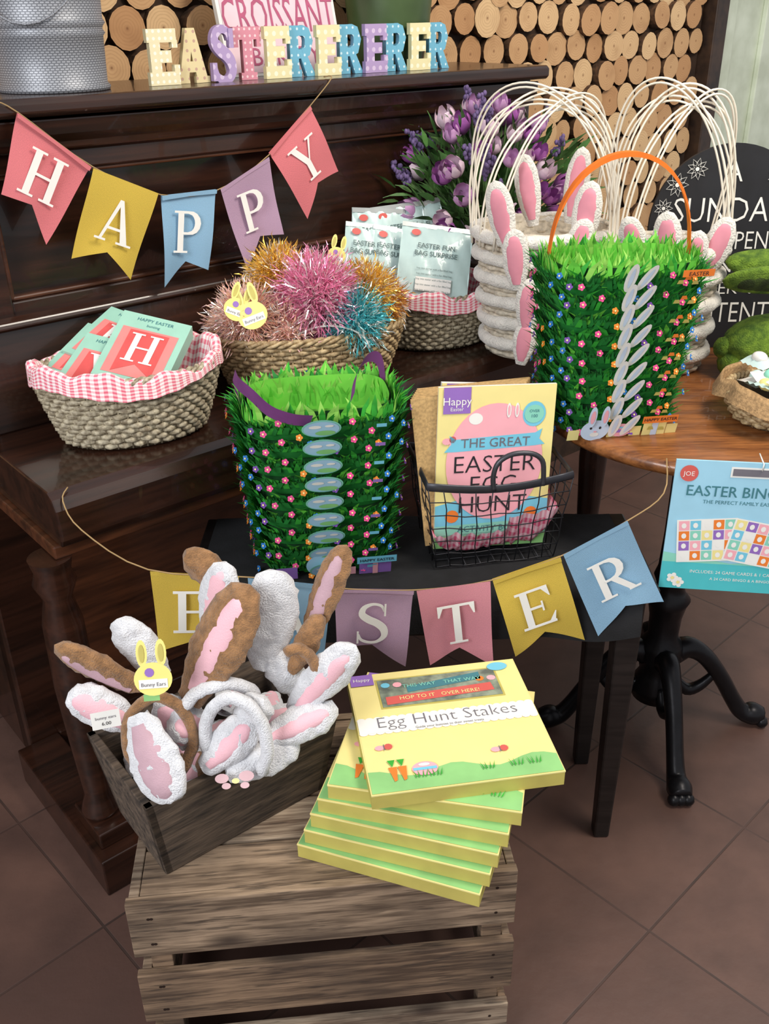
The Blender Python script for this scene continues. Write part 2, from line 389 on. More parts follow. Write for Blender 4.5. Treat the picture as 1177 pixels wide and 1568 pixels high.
b.done('upright_piano',bevel=.003,yaw=40)
# ---------------------------------------------------------------- items on the piano top
m,nt,p=newmat('galvanised_metal')
uv=N(nt,'ShaderNodeTexCoord').outputs['UV']; mp=mapping(nt,uv,(110,160,1),(0,0,0))
wv=N(nt,'ShaderNodeTexBrick'); nt.links.new(mp,wv.inputs[0]); wv.inputs['Scale'].default_value=1; wv.inputs['Mortar Size'].default_value=.14
wv.inputs['Brick Width'].default_value=.9; wv.inputs['Row Height'].default_value=.6
nt.links.new(mixc(nt,wv.outputs['Fac'],lin((170,172,178)),lin((112,114,120))),p.inputs['Base Color'])
p.inputs['Metallic'].default_value=.35; p.inputs['Roughness'].default_value=.5; bump_(nt,p,wv.outputs['Fac'],-.6,.004)
b=B(); b.M=T(*st(.265,.44,1.3355))
b.lathe([(.0,0),(.094,0),(.096,.006),(.091,.012),(.094,.085),(.098,.09),(.094,.096),(.095,.10),(.1,.106),(.096,.112),(.098,.16),(.101,.165),(.096,.17),(.1,.24),(.105,.245),(.1,.25),(.096,.24),(.09,.02),(0,.02)],m,48)
b.tube([(.1*math.cos(t),-.02-.085*math.sin(t),.235-.13*math.sin(t)) for t in [i*math.pi/14 for i in range(15)]],.002,m)
b.done('galvanized_bucket')
b=B(); b.M=T(*st(1.10,.505,1.3355))
gv=mat('dark_green_glaze',(70,90,52),.4,var=.3,vs=8,bump=.2,bs=30)
b.lathe([(0,0),(.076,0),(.082,.008),(.080,.02),(.092,.08),(.102,.18),(.106,.24),(.098,.24),(.08,.06),(0,.03)],gv,40); b.done('green_planter',yaw=40)
b=B(); b.M=frame(st(.665,.50,1.3355),a,(.25*b_[0],.25*b_[1],1))
b.box(0,0,-.012,.30,.24,0,white); sp=mat('sign_pale_pink',(236,206,214),.7,var=.05); sd=mat('sign_rose_print',(190,92,126),.7)
b.rect(.008,.006,.292,.232,.001,sp); b.text('CROISSANT',.098,sd,.150,.083,.002,sx=.55); b.text('BAKERY',.05,sd,.15,.02,.002)
b.done('croissant_sign',bevel=.002,yaw=40)
lets='EASTERERERER'
cm=[polka('letter_cream',(232,220,180),(246,240,222),.012,.24),polka('letter_lemon_floral',(226,208,160),(196,160,140),.016,.18),polka('letter_lilac_floral',(176,152,194),(210,190,218),.018,.26),polka('letter_pink_dot',(214,140,156),(240,206,210),.012,.2),polka('letter_pale_yellow',(230,220,172),(244,238,210),.018,.25),polka('letter_blue_dot',(112,178,204),(206,230,238),.016,.16)]
csd=[mat('letter_side_%d'%i,c_,.6,var=.04) for i,c_ in enumerate(((206,194,156),(200,184,140),(150,128,168),(190,124,140),(204,194,148),(92,150,176)))]
seq=[0,1,2,3,4,5,4,5,2,5,4,5]
b=B(); wdt=.765/12
for i,ch in enumerate(lets):
    sx0=.43+wdt*(i+.5)
    b.M=frame(st(sx0,.395+(.012 if i%2 else 0),1.3355),a,(0,0,1))
    block(b,ch,cm[seq[i]],.094,.011,.76,csd[seq[i]])
b.done('easter_letter_sign',yaw=40)
# ---------------------------------------------------------------- bunting
bc={'pink':burlap('burlap_pink',(232,128,134)),'yellow':burlap('burlap_yellow',(222,190,76)),'blue':burlap('burlap_blue',(148,190,220)),'lilac':burlap('burlap_lilac',(192,158,184)),'rose':burlap('burlap_rose',(228,150,162))}
twine=mat('jute_twine',(170,140,96),.9)
def flag(b,o,u,w,p,q,tl,tr,m,ch,off=0):
    P2,Q2,TL,TR=V(p),V(q),V(tl),V(tr)
    nc=(TL+TR)/2; mid=(P2+Q2)/2; nt_=nc+(mid-nc)*.20
    Mx=frame(o,u,(0,0,1)); b.M=Mx
    down=(nc-mid).normalized()
    def pos(i,j):
        t=P2.lerp(Q2,i); bt=TL.lerp(nt_,i*2) if i<.5 else nt_.lerp(TR,(i-.5)*2)
        c=t.lerp(bt,j); return (c.x,c.y,off+.004*math.sin(i*6+p[0]*40)*j+.003*math.sin(j*5+p[0]*30))
    b.grid(pos,12,10,m)
    b.grid(lambda i,j:(pos(i,j*.05)[0],pos(i,j*.05)[1],off+.0025),12,1,m)
    L=.076; up=-down; xa=V((up.y,-up.x)); c0=mid.lerp(nt_,.55)+down*(L*.52)
    c3=Mx@V((c0.x,c0.y,off+.0065)); X=Mx.to_3x3()@V((xa.x,xa.y,0)); Y=Mx.to_3x3()@V((up.x,up.y,0))
    b.M=frame(c3,X,Y); glyph(b,ch,white,0,0,L,0,.0004)
b=B()
o=st(0,.296)
F=[('pink','H',(.135,1.315),(.245,1.222),(.085,1.195),(.145,1.105)),('yellow','A',(.248,1.22),(.365,1.165),(.185,1.075),(.29,1.02)),
('blue','P',(.372,1.16),(.488,1.158),(.355,.995),(.452,1.012)),('lilac','P',(.495,1.158),(.61,1.205),(.538,1.0),(.632,1.055)),('pink','Y',(.612,1.212),(.715,1.29),(.70,1.075),(.785,1.16))]
for c_,ch,p_,q_,tl,tr in F: flag(b,o,a,None,p_,q_,tl,tr,bc[c_],ch)
b.M=frame(o,a,(0,0,1))
sp2=[(.09,1.337,-.03),(.10,1.335,.002),(.135,1.316,.001),(.248,1.222,.001),(.37,1.162,.001),(.49,1.157,.001),(.61,1.208,.001),(.715,1.29,.001),(.77,1.337,.001),(.775,1.338,-.03)]
b.tube(crs(sp2,4),.0012,twine,5)
b.done('bunting_garland',yaw=40)
b=B()
e2=V((.9914,.1308,0)); o=V((0,1.262,0))
F=[('yellow','E',(-.355,.716),(-.225,.694),(-.36,.565),(-.25,.55)),('blue','A',(-.212,.69),(-.085,.662),(-.215,.54),(-.105,.50)),
('lilac','S',(-.080,.656),(.045,.641),(-.081,.54),(.031,.495)),('rose','T',(.049,.641),(.168,.647),(.072,.494),(.180,.481)),('yellow','E',(.172,.648),(.281,.681),(.218,.492),(.337,.512)),('blue','R',(.285,.685),(.385,.738),(.360,.517),(.468,.575))]
for c_,ch,p_,q_,tl,tr in F: flag(b,o,e2,None,p_,q_,tl,tr,bc[c_],ch)
b.M=Matrix()
sp2=[(-.50,1.345,.793),(-.503,1.322,.78),(-.47,1.29,.745),(-.355,1.216,.717),(-.2,1.236,.688),(-.08,1.252,.657),(.047,1.268,.641),(.17,1.285,.647),(.283,1.299,.683),(.385,1.312,.738),(.44,1.33,.775),(.46,1.40,.803)]
b.tube(crs(sp2,4),.0012,twine,5)
b.done('bunting_garland')
# ---------------------------------------------------------------- bench
b=B()
X0,X1,Y0,Y1=-.34,.46,1.335,1.61
b.box(X0,Y0,.565,X1,Y1,.592,bench_w); b.box(X0+.03,Y0+.02,.49,X1-.03,Y0+.04,.565,bench_w); b.box(X0+.03,Y1-.04,.49,X1-.03,Y1-.02,.565,bench_w)
b.box(X1-.05,Y0+.03,.49,X1-.03,Y1-.03,.565,bench_w); b.box(X0+.03,Y0+.03,.49,X0+.05,Y1-.03,.565,bench_w)
for x in (X0+.045,X1-.04):
    for y in (Y0+.035,Y1-.035):
        w,w2=.023,.015
        b.hexa([(x-w2,y-w2,0),(x+w2,y-w2,0),(x+w2,y+w2,0),(x-w2,y+w2,0)],[(x-w,y-w,.565),(x+w,y-w,.565),(x+w,y+w,.565),(x-w,y+w,.565)],bench_w)
b.done('wooden_bench',bevel=.004)
b=B()
def cl(u,v):
    x=X0+.02+u*(X1-X0-.05); t=v
    if t<.7: y=Y1-.01-(t/.7)*(Y1-Y0-.005); z=.5965
    else:
        k=(t-.7)/.3; y=Y0-.006-.012*math.sin(k*1.5)*(1+.5*math.sin(u*22)); z=.5965-.085*k*(1+.08*math.sin(u*9))
    return (x,y,z+.0012*math.sin(u*31+v*9))
b.grid(cl,60,24,cloth_k); b.done('black_tablecloth')
# ---------------------------------------------------------------- round table
b=B(); TCX,TCY,TR_=.63,1.69,.345
b.M=T(TCX,TCY,0)
b.lathe([(0,.77),(TR_-.025,.77),(TR_-.008,.775),(TR_,.785),(TR_-.004,.797),(TR_-.015,.80),(0,.80)],table_w,72,cap=False)
b.lathe([(0,.75),(.13,.75),(.13,.77),(0,.77)],iron,24,cap=False)
b.lathe([(.0,.09),(.05,.09),(.055,.12),(.04,.15),(.035,.18),(.05,.2),(.045,.23),(.032,.25),(.034,.3),(.04,.33),(.046,.345),(.034,.36),(.028,.38),(.036,.4),(.03,.42),(.027,.5),(.027,.7),(.04,.72),(.07,.75)],iron,28,c=(-.03,0,0))
for k in range(4):
    an=math.radians(-90+90*k); d=V((math.cos(an),math.sin(an),0)); o0=V((-.03,0,0))
    pr=[(.03,.20,.026),(.06,.215,.024),(.10,.19,.02),(.145,.13,.018),(.18,.07,.018),(.205,.035,.02),(.23,.028,.026),(.25,.022,.022)]
    pr=crs(pr,4)
    b.tube([o0+d*r_+V((0,0,z_)) for r_,z_,w_ in pr],.02,iron,10,rad=[w_ for *_,w_ in pr])
    pr=crs([(.04,.13,.012),(.07,.10,.014),(.10,.11,.012),(.13,.145,.008)],4)
    b.tube([o0+d*r_+V((0,0,z_)) for r_,z_,w_ in pr],.02,iron,8,rad=[w_ for *_,w_ in pr])
    for q in (-.014,0,.014):
        pp=o0+d*.25+d.cross(V((0,0,1)))*q; b.ell((pp.x,pp.y,.014),(.014,.014,.014),iron,10,6)
b.done('round_pedestal_table')
# ---------------------------------------------------------------- crate
b=B(); CM=T(-.353,.875,0)@RZ(5.3); b.M=CM
CW,CD,CH=.535,.36,.40
ci=0
for z0,z1 in ((.295,.40),(.155,.255),(.015,.115)):
    cwm=crates[ci%3]; ci+=1
    b.box(-.002*ci,0,z0,CW-.002*(ci%2),.014,z1,cwm); b.box(.004,CD-.014,z0,CW-.004,CD,z1,cwm)
    b.box(.001,.0145,z0+.002,.015,CD-.0145,z1-.002,crates[(ci+1)%3]); b.box(CW-.015,.0145,z0+.002,CW-.003,CD-.0145,z1-.002,crates[(ci+1)%3])
for x in (.016,CW-.046):
    for y in (.0155,CD-.045): b.box(x,y,0,x+.03,y+.03,.385,crates[1])
n=4; d=(CD-.03)/n
for i in range(n): b.box(.016,.0155+i*d,.386,CW-.016,.0155+i*d+d-(.005 if i<n-1 else .002),.3985,crates[(i*2)%3])
nail=mat('rusty_nail',(50,36,30),.6,.5)
for z in (.37,.32,.23,.18,.09,.04):
    for x in (.03,CW-.03,.026): b.M=CM@T(x,-.0005,z)@RX(90); b.disc(0,0,0,.0025,.0025,nail,8)
b.done('wooden_crate',bevel=.0015,yaw=5.3)
# ---------------------------------------------------------------- trough
b=B(); TM=T(-.308,.925,.4003)@RZ(38); b.M=TM
TL_,TD_,TH_=.265,.15,.15; fx=.02; w=.012
def panel(p0,p1,q0,q1,nin,m=trough_w):
    n_=V(nin)*w
    b.hexa([p0,p1,V(p1)+n_,V(p0)+n_],[q0,q1,V(q1)+n_,V(q0)+n_],m)
bt=[(0,0,0),(TL_,0,0),(TL_,TD_,0),(0,TD_,0)]; tp=[(-fx,-fx,TH_),(TL_+fx,-fx,TH_),(TL_+fx,TD_+fx,TH_),(-fx,TD_+fx,TH_)]
panel(bt[0],bt[1],tp[0],tp[1],(0,1,0)); panel(bt[1],bt[2],tp[1],tp[2],(-1,0,0)); panel(bt[2],bt[3],tp[2],tp[3],(0,-1,0)); panel(bt[3],bt[0],tp[3],tp[0],(1,0,0))
b.box(.002,.002,0,TL_-.002,TD_-.002,.012,trough_w)
b.done('wooden_trough_box',bevel=.0015,yaw=38)
# ---------------------------------------------------------------- headbands
def wp(t):
    k=.42+.58*math.sin(min(t/.55,1)*math.pi/2)
    if t>.55: k*=math.sqrt(max(0,1-((t-.55)/.45)**2.2))
    return k
def ear(b,base,tip,w,mo,mi,nrm=(0,-1,.25),thick=.012,bend=.0,inner=.62,jit=.004):
    base,tip=V(base),V(tip); y=(tip-base); L=y.length; y.normalize(); n_=V(nrm); n_=(n_-y*n_.dot(y)).normalized(); x=y.cross(n_)
    sd=R(0,50)
    def mk(sc_,off,th,t0,t1,jit):
        def fn(u,v):
            t=t0+(t1-t0)*v; vv=v
            k=wp(vv); ph=u*6.28318
            p=base+y*L*t+x*math.cos(ph)*w/2*k*sc_+n_*(math.sin(ph)*th*max(k,.0)**.7+off-bend*(t-.3)**2*L*4*.3)
            if jit: p=p+V((noise.noise(p*90+V((sd,0,0))),noise.noise(p*90+V((0,sd,0))),noise.noise(p*90+V((0,0,sd)))))*jit
            return p
        return fn
    b.grid(mk(1,0,thick,0,1,jit),28,24,mo)
    if mi: b.grid(mk(inner,thick*.55,thick*.6,.10,.92,0),22,16,mi)
b=B()
def arc(cx,cy,cz,rx,rz,a0,a1,tilt,m,r=.011,yawd=0):
    pts=[]
    for i in range(21):
        t=math.radians(a0+(a1-a0)*i/20); p=V((rx*math.cos(t),0,rz*math.sin(t))); p=Matrix.Rotation(math.radians(yawd),3,'Z')@Matrix.Rotation(math.radians(tilt),3,'X')@p
        p+=V((cx,cy,cz)); pts.append(p+V((noise.noise(p*60),noise.noise(p*70),noise.noise(p*80)))*.003)
    b.tube(pts,r,m,9)
for i in range(20):
    l=V((R(.02,.24),R(.03,.12),R(.06,.15))); c0=TM@l; an=R(0,6.28); dv=V((math.cos(an),math.sin(an),R(-.1,.3)))*.04
    ear(b,c0-dv,c0+dv,R(.04,.055),random.choice([fl_w,fl_w,fl_w,fl_b]),fl_p,(R(-.4,.4),-.6,.8),.012)
ear(b,(-.335,1.03,.64),(-.434,1.02,.722),.054,fl_b,fl_m,(-.3,-1,-.3),.014,inner=.5)
ear(b,(-.262,1.0,.645),(-.172,1.03,.805),.080,fl_b,fl_p,(-.5,-1,.2),.015,inner=.46)
ear(b,(-.245,1.09,.68),(-.215,1.10,.798),.060,fl_w,fl_p,(-.5,-1,.1),.014,inner=.55)
ear(b,(-.225,1.12,.74),(-.268,1.12,.808),.050,fl_b,None,(0,-1,0),.014)
ear(b,(-.17,1.06,.65),(-.145,1.07,.803),.078,fl_w,None,(.3,-1,.2),.018)
ear(b,(-.11,1.08,.68),(-.052,1.10,.822),.044,fl_b,fl_m,(-.5,-1,0),.012,inner=.55,jit=.003)
ear(b,(-.130,1.05,.650),(-.088,1.07,.730),.036,fl_b,None,(0,-1,.3),.012,jit=.003)
ear(b,(-.31,1.06,.64),(-.365,1.07,.728),.058,fl_w,None,(-.2,-1,.2),.015)
ear(b,(-.335,1.0,.60),(-.424,1.0,.660),.056,fl_w,fl_p,(-.2,-1,.5),.015)
ear(b,(-.322,.96,.655),(-.278,.905,.550),.074,fl_w,fl_m,(-.2,-1,.25),.014)
ear(b,(-.13,1.03,.60),(-.040,1.03,.708),.056,fl_w,fl_p,(.1,-1,.4),.015,inner=.5)
ear(b,(-.17,.99,.578),(-.068,1.02,.612),.052,fl_w,fl_p,(0,-1,.7),.015,inner=.5)
ear(b,(-.245,.96,.56),(-.175,.985,.625),.056,fl_w,fl_p,(.1,-1,.5),.015,inner=.5)
ear(b,(-.215,.955,.55),(-.12,1.0,.57),.05,fl_w,None,(0,-1,.6),.015)
ear(b,(-.27,.99,.575),(-.30,1.0,.65),.056,fl_w,fl_p,(0,-1,.3),.014)
ear(b,(-.12,1.06,.60),(-.16,1.06,.68),.05,fl_w,None,(0,-1,.3),.014)
ear(b,(-.20,1.0,.60),(-.16,.98,.66),.05,fl_w,None,(0,-1,.5),.014)
ear(b,(-.24,1.0,.61),(-.29,.97,.62),.05,fl_w,fl_p,(0,-1,.5),.014)
arc(-.30,.965,.61,.042,.062,-60,210,-8,fl_b,.008,10)
arc(-.20,.965,.60,.042,.07,-40,195,-5,fl_w,.009,-10)
arc(-.122,1.02,.650,.030,.06,-70,110,0,fl_b,.008,20)
arc(-.225,1.0,.63,.05,.045,10,190,10,fl_w,.009,20)
tagy=mat('tag_yellow',(240,226,130),.5,var=.03)
def bunnytag(b,M,s=1):
    b.M=M; b.disc(0,0,0.0006,.024*s,.022*s,tagy,24); b.disc(-.012*s,.034*s,.0,.007*s,.018*s,tagy,14); b.disc(.012*s,.034*s,0.0001,.007*s,.018*s,tagy,14)
    b.disc(-.012*s,.034*s,.001,.0035*s,.012*s,M_yel2,12); b.disc(.012*s,.034*s,.001,.0035*s,.012*s,M_yel2,12)
    b.rect(-.018*s,-.012*s,.018*s,.0,.0012,white); b.disc(-.004*s,.009*s,.0012,.006*s,.006*s,M_pur,10)
    b.text('Bunny Ears',.007*s,M_grey,0,-.009*s,.0018); b.M=Matrix()
b.M=Matrix()
bunnytag(b,frame((-.290,.945,.722),(1,.1,0),(0,.35,1)),.98)
b.M=frame((-.296,.947,.692),(1,.1,0),(0,.3,1)); b.rect(-.010,-.005,.010,.004,0,M_green)
b.M=frame((-.362,.955,.652),(1,.3,0),(.1,.2,1)); b.rect(-.018,-.014,.018,.011,0,white); b.text('bunny ears',.006,M_grey,0,0,.0006); b.text('6.00',.007,black,0,-.009,.0006)
b.M=frame((-.20,.935,.561),(1,.1,-.05),(0,.9,.6)); 
tagp=mat('tag_dusty_pink',(206,170,176),.6)
for i_,(px,py,rr_) in enumerate(((-.018,.004,.009),(-.012,-.006,.006),(.014,.006,.010),(.012,-.006,.006),(.0,0,.005))): b.disc(px,py,.001+.0003*i_,rr_,rr_*.7,tagp if px else M_yel,14)
b.M=Matrix()
b.done('bunny_ear_headband_pile')
# ---------------------------------------------------------------- stakes books
b=B()
def cover(b,w,h):
    z=.0005; x0,x1,y0,y1=-w/2,w/2,-h/2,h/2
    b.rect(x0+.001,y0+.001,x1-.001,y1-.001,z,M_yel)
    n=16; top=[(x1-.001-(w-.002)*i/n,y0+.034+.008*math.sin(i*.9)) for i in range(n+1)]
    b.flat([(x0+.001,y0+.001),(x1-.001,y0+.001)]+top,z*2,M_green)
    b.rect(x0+.040,y1-.085,x1-.035,y1-.016,z*2,M_yel2); b.rect(x0+.043,y1-.082,x1-.038,y1-.019,z*3,mat_grey)
    b.flat([(x0+.085,y1-.040),(x1-.062,y1-.024),(x1-.062,y1-.041),(x0+.085,y1-.054)],z*4,M_teal); b.text('THIS WAY    THAT WAY',.011,M_mint,.008,y1-.043,z*5)
    b.flat([(x0+.050,y1-.060),(x1-.05,y1-.052),(x1-.048,y1-.070),(x0+.050,y1-.078)],z*4,M_red); b.text('HOP TO IT   OVER HERE!',.011,M_yel,.0,y1-.070,z*5)
    for q,cm_ in ((.01,M_blue),(.03,M_pink),(.17,M_or),(.19,M_pink)): b.disc(x0+.045+q*.9,y1-.032-q*.05,z*4,.007,.006,cm_,10)
    yb=y1-.120; b.rect(x0+.001,yb-.015,x1-.001,yb+.015,z*3.4,white)
    for i in range(22):
        cx=x0+.007+(w-.014)*i/21; b.disc(cx,yb+.014,z*(2.5 if i%2 else 2.8),.0065,.005,white,10); b.disc(cx,yb-.014,z*(2.5 if i%2 else 2.8),.0065,.005,white,10)
    b.text('Egg Hunt Stakes',.032,M_grey,0,yb-.006,z*4.4,bold=-.016)
    b.text('Guide your bunnies to their sweet treats',.006,M_grey,0,yb-.015,z*4.4)
    b.rect(x0+.003,y1-.028,x0+.038,y1-.002,z*4,M_pur); b.text('Happy',.010,white,x0+.020,y1-.018,z*5)
    b.disc(x1-.03,y1-.016,z*4,.016,.010,M_blue)
    for cx in (x0+.035,x0+.048): b.flat([(cx-.006,y0+.045),(cx+.006,y0+.045),(cx+.003,y0+.02),(cx-.001,y0+.018)],z*(4 if cx<x0+.04 else 4.5),M_or); b.flat([(cx-.006,y0+.058),(cx,y0+.045),(cx+.005,y0+.058)],z*5,g1)
    b.disc(x0+.078,y0+.036,z*4,.018,.013,M_pink); b.rect(x0+.062,y0+.033,x0+.094,y0+.038,z*5,M_blue); b.disc(x0+.078,y0+.043,z*5,.008,.003,white,10)
    for gx in (x0+.07,x0+.09,x1-.1,x1-.035,x1-.06): 
        for q in (-.006,-.002,.003,.007): b.flat([(gx+q-.0012,y0+.02),(gx+q+.0012,y0+.02),(gx+q*1.6,y0+.034)],z*6,g1)
    for gx,gy in ((x1-.075,y0+.055),(x0+.03,y0+.085)): b.disc(gx-.006,gy,z*4,.007,.005,M_pink,10); b.disc(gx+.006,gy+.001,z*4.4,.006,.006,M_red,10); b.rect(gx-.0007,gy-.006,gx+.0007,gy+.006,z*5,M_grey)
mat_grey=mat('window_photo',(150,160,140),.3,var=.5,vs=50,c2=(96,104,96))
bk=[(.038,1.028,-20,.4003),(.046,1.036,-18,.4253),(.054,1.044,-17,.4503),(.062,1.052,-15,.4753),(.072,1.060,-12,.5003),(.088,1.062,9,.5253)]
for i,(x,y,r,z) in enumerate(bk):
    b.M=T(x,y,z)@RZ(r); w,h=.262,.252
    b.box(-w/2,-h/2,0,w/2,h/2,.0225,M_yel2)
    b.box(-w/2-.0006,-h/2-.0006,.0222,w/2+.0006,h/2+.0006,.0242,M_yel)
    b.M=b.M@T(0,0,.0243); 
    if i>=2: cover(b,w,h)
    else: b.rect(-w/2+.001,-h/2+.001,w/2-.001,-h/2+.04,.0003,M_green)
b.done('egg_hunt_stakes_box_stack')
# ---------------------------------------------------------------- wicker baskets
def wicker(name,c,z0,h,a0,b0,a1,b1,yaw,mt,rows=12,stakes=30,liner=None):
    b=B(); b.M=T(c[0],c[1],z0)@RZ(yaw)
    for r_ in range(rows):
        f=(r_+.5)/rows; A=a0+(a1-a0)*f**.8; Bq=b0+(b1-b0)*f**.8; z=.006+f*(h-.012); pts=[]
        n=stakes*4
        for k in range(n):
            t=6.28318*k/n; q=.0042*math.sin(stakes*t+(math.pi if r_%2 else 0)); pts.append(((A+q)*math.cos(t),(Bq+q)*math.sin(t),z+.0008*math.sin(t*7+r_)))
        b.tube(pts,h/rows*.50,mt,6,closed=True)
    for k in range(stakes*2):
        t=6.28318*(k+.5)/(stakes*2)
        b.tube([((a0)*math.cos(t),(b0)*math.sin(t),.003),((a0+a1)/2*1.02*math.cos(t),(b0+b1)/2*1.02*math.sin(t),h*.5),(a1*math.cos(t),b1*math.sin(t),h)],.0022,mt,5)
    for ph in (0,2.09,4.19):
        n=120; b.tube([((a1+.005*math.cos(18*t+ph))*math.cos(t),(b1+.005*math.cos(18*t+ph))*math.sin(t),h+.005*math.sin(18*t+ph)) for t in [6.28318*k/n for k in range(n)]],.0042,mt,6,closed=True)
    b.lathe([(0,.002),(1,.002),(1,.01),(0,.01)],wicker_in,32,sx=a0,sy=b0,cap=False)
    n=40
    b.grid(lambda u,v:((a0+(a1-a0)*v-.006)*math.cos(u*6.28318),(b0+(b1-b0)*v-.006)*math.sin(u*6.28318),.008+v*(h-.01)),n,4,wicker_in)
    if liner:
        def fn(u,v):
            t=u*6.28318; ru=1+.010*math.sin(t*5+1)+.006*math.sin(t*13)
            lift=.010*math.sin(t*2+.6)+.005*math.sin(t*9)
            if v<.5: k=v/.5; rr_=-.045+.038*k; z=h*.25+(h*.75+.012)*k+lift*k
            elif v<.62: k=(v-.5)/.12; rr_=-.007+.016*k; z=h+.012+.004*math.sin(k*3.14)+lift
            else: k=(v-.62)/.38; rr_=.009+.002*k; z=h+.012-.030*k*(1+.35*math.sin(t*3))+lift*(1-k)
            return ((a1+rr_)*ru*math.cos(t),(b1+rr_)*ru*math.sin(t),z+.002*math.sin(t*23)*(1-abs(v-.55)))
        b.grid(fn,140,20,liner,su=1.0,sv=.20)
    return b.done(name,yaw=yaw)
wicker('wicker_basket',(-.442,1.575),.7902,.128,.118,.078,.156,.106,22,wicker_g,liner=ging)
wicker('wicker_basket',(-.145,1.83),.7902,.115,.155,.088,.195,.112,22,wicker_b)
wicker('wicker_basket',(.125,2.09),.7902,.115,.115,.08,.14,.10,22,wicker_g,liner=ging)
bx=mat('box_mint',(160,208,188),.5,var=.05); rd=mat('mini_flag_red',(226,92,90),.8,var=.1); pk2=mat('box_window_pink',(240,140,136),.4,var=.05)
b=B()
def gift(M,w,h,d,ch):
    b.M=M; b.box(-w/2,-h/2,-d,w/2,h/2,0,bx); b.rect(-w/2+.012,-h/2+.012,w/2-.012,h/2-.035,.0006,pk2)
    b.flat([(-w*.28,h/2-.04),(w*.28,h/2-.04),(w*.28,-h/2+.016),(0,-h/2+.04),(-w*.28,-h/2+.016)],.0012,rd); glyph(b,ch,white,0,-h*.22,h*.42,.002)
    b.text('HAPPY EASTER',.010,M_teal,0,h/2-.016,.0008); b.text('bunting',.008,M_teal,0,h/2-.027,.0008)
gift(T(-.415,1.585,.940)@RZ(12)@RX(30)@RZ(-24),.125,.155,.03,'H')
gift(T(-.490,1.560,.915)@RZ(12)@RX(28)@RY(-6)@RZ(-30),.115,.14,.022,'Y')
gift(T(-.505,1.60,.926)@RZ(5)@RX(22)@RZ(-28),.12,.14,.022,'P')
gift(T(-.475,1.635,.945)@RZ(5)@RX(22)@RZ(-32),.12,.14,.02,'E')
b.done('bunting_gift_box_pile')
# pouches
pch=mat('pouch_pale_aqua',(198,222,218),.3,var=.06,coat=.4,bump=.1,bs=30); pht=mat('pouch_print',(90,112,112),.5); sil=mat('pouch_silver_edge',(206,210,206),.25,.6,var=.1)
b=B()
def pouch(M,w,h):
    b.M=M
    def fn(u,v):
        return ((u-.5)*w,(v-.5)*h,.010*math.sin(u*3.14159)**.6*math.sin(v*3.14159)**.6+.0015*math.sin(u*25+v*14))
    b.grid(fn,16,18,pch); b.grid(lambda u,v:(fn(1-u,v)[0],fn(u,v)[1],-fn(u,v)[2]),16,18,pch)
    b.rect(-w/2,h/2-.010,w/2,h/2,.0035,sil)
    zt=.0125
    for i,tx in enumerate(('EASTER FUN','BAG SURPRISE')): b.text(tx,.0155,pht,0,h*.16-i*.017,zt,sx=.95,bold=.01)
    b.disc(-w*.3,h*.36,.0100,.010,.007,M_red)
    for i in range(5): b.text('hop into easter with a fun filled bag',.006,pht,0,h*.0-.012*i-.02,zt,sx=.9)
    b.rect(-w*.25,-h*.40,w*.25,-h*.22,.0122,white)
for x,y,z,ry,rx,s in ((-.035,2.10,.972,-10,66,1),(-.015,2.13,.995,-5,74,1.04),(.035,2.15,1.0,4,76,1.04),(.085,2.17,.998,12,76,1.04),(.02,2.10,.965,-14,62,.98)):
    pouch(T(x+.01,y,z)@RZ(14)@RX(rx)@RZ(ry),.115*s,.15*s)
pouch(T(.115,2.055,.970)@RZ(6)@RX(56)@RZ(-10),.155,.170)
b.done('easter_fun_bag_pile')
# tinsel
b=B()
tin=[mat('tinsel_pink',(255,170,206),.18,.55,var=.05,vs=200),mat('tinsel_gold',(252,206,96),.18,.6,var=.05,vs=200),mat('tinsel_teal',(104,208,216),.18,.6,var=.05,vs=200),mat('tinsel_iridescent',(255,206,214),.15,.4,var=.2,vs=200,c2=(252,214,170)),mat('tinsel_copper',(240,174,94),.2,.55,var=.1,vs=200)]
spark=mat('tinsel_sparkle',(255,252,246),.12,.7,var=.0)
def tins(c,r,m,n):
    for mm,frac in ((m,.74),(spark,.26)):
        vs=[];fs=[]
        for i in range(int(n*frac)):
            d=V((random.gauss(0,1),random.gauss(0,1),random.gauss(0,1))).normalized(); L=r*R(.75,1.2); w=d.cross(V((R(-1,1),R(-1,1),R(-1,1)))).normalized()*.0013
            o=V(c)+V((R(-1,1),R(-1,1),R(-1,1)))*r*.12; k=len(vs); c1=V((R(-1,1),R(-1,1),R(-1,1)))*r*.16; c2=c1+V((R(-1,1),R(-1,1),R(-1,1)))*r*.25; w2=d.cross(w).normalized()*.0013
            o=o+d*r*.3
            vs+=[o-w,o+w,o+d*L*.25+w2+c1,o+d*L*.25-w2+c1,o+d*L*.5+w+c2,o+d*L*.5-w+c2,o+d*L*.7+c2*.8]; fs+=[(k,k+1,k+2,k+3),(k+3,k+2,k+4,k+5),(k+5,k+4,k+6)]
        b.add(vs,fs,mm)
    b.ell(c,(r*.5,r*.5,r*.5),m,16,10,.2)
tins((-.125,1.80,.970),.080,tin[0],3600); tins((-.20,1.85,.995),.064,tin[1],2400); tins((-.035,1.85,.96),.064,tin[1],2400); tins((-.055,1.79,.925),.064,tin[2],2200)
tins((-.255,1.77,.935),.066,tin[3],2800); tins((-.14,1.88,.97),.06,tin[0],1200); tins((-.30,1.79,.915),.045,tin[3],1000); tins((.0,1.88,.935),.055,tin[4],1200); tins((-.18,1.77,.915),.062,tin[3],1400); tins((-.1,1.86,.92),.07,tin[4],800)
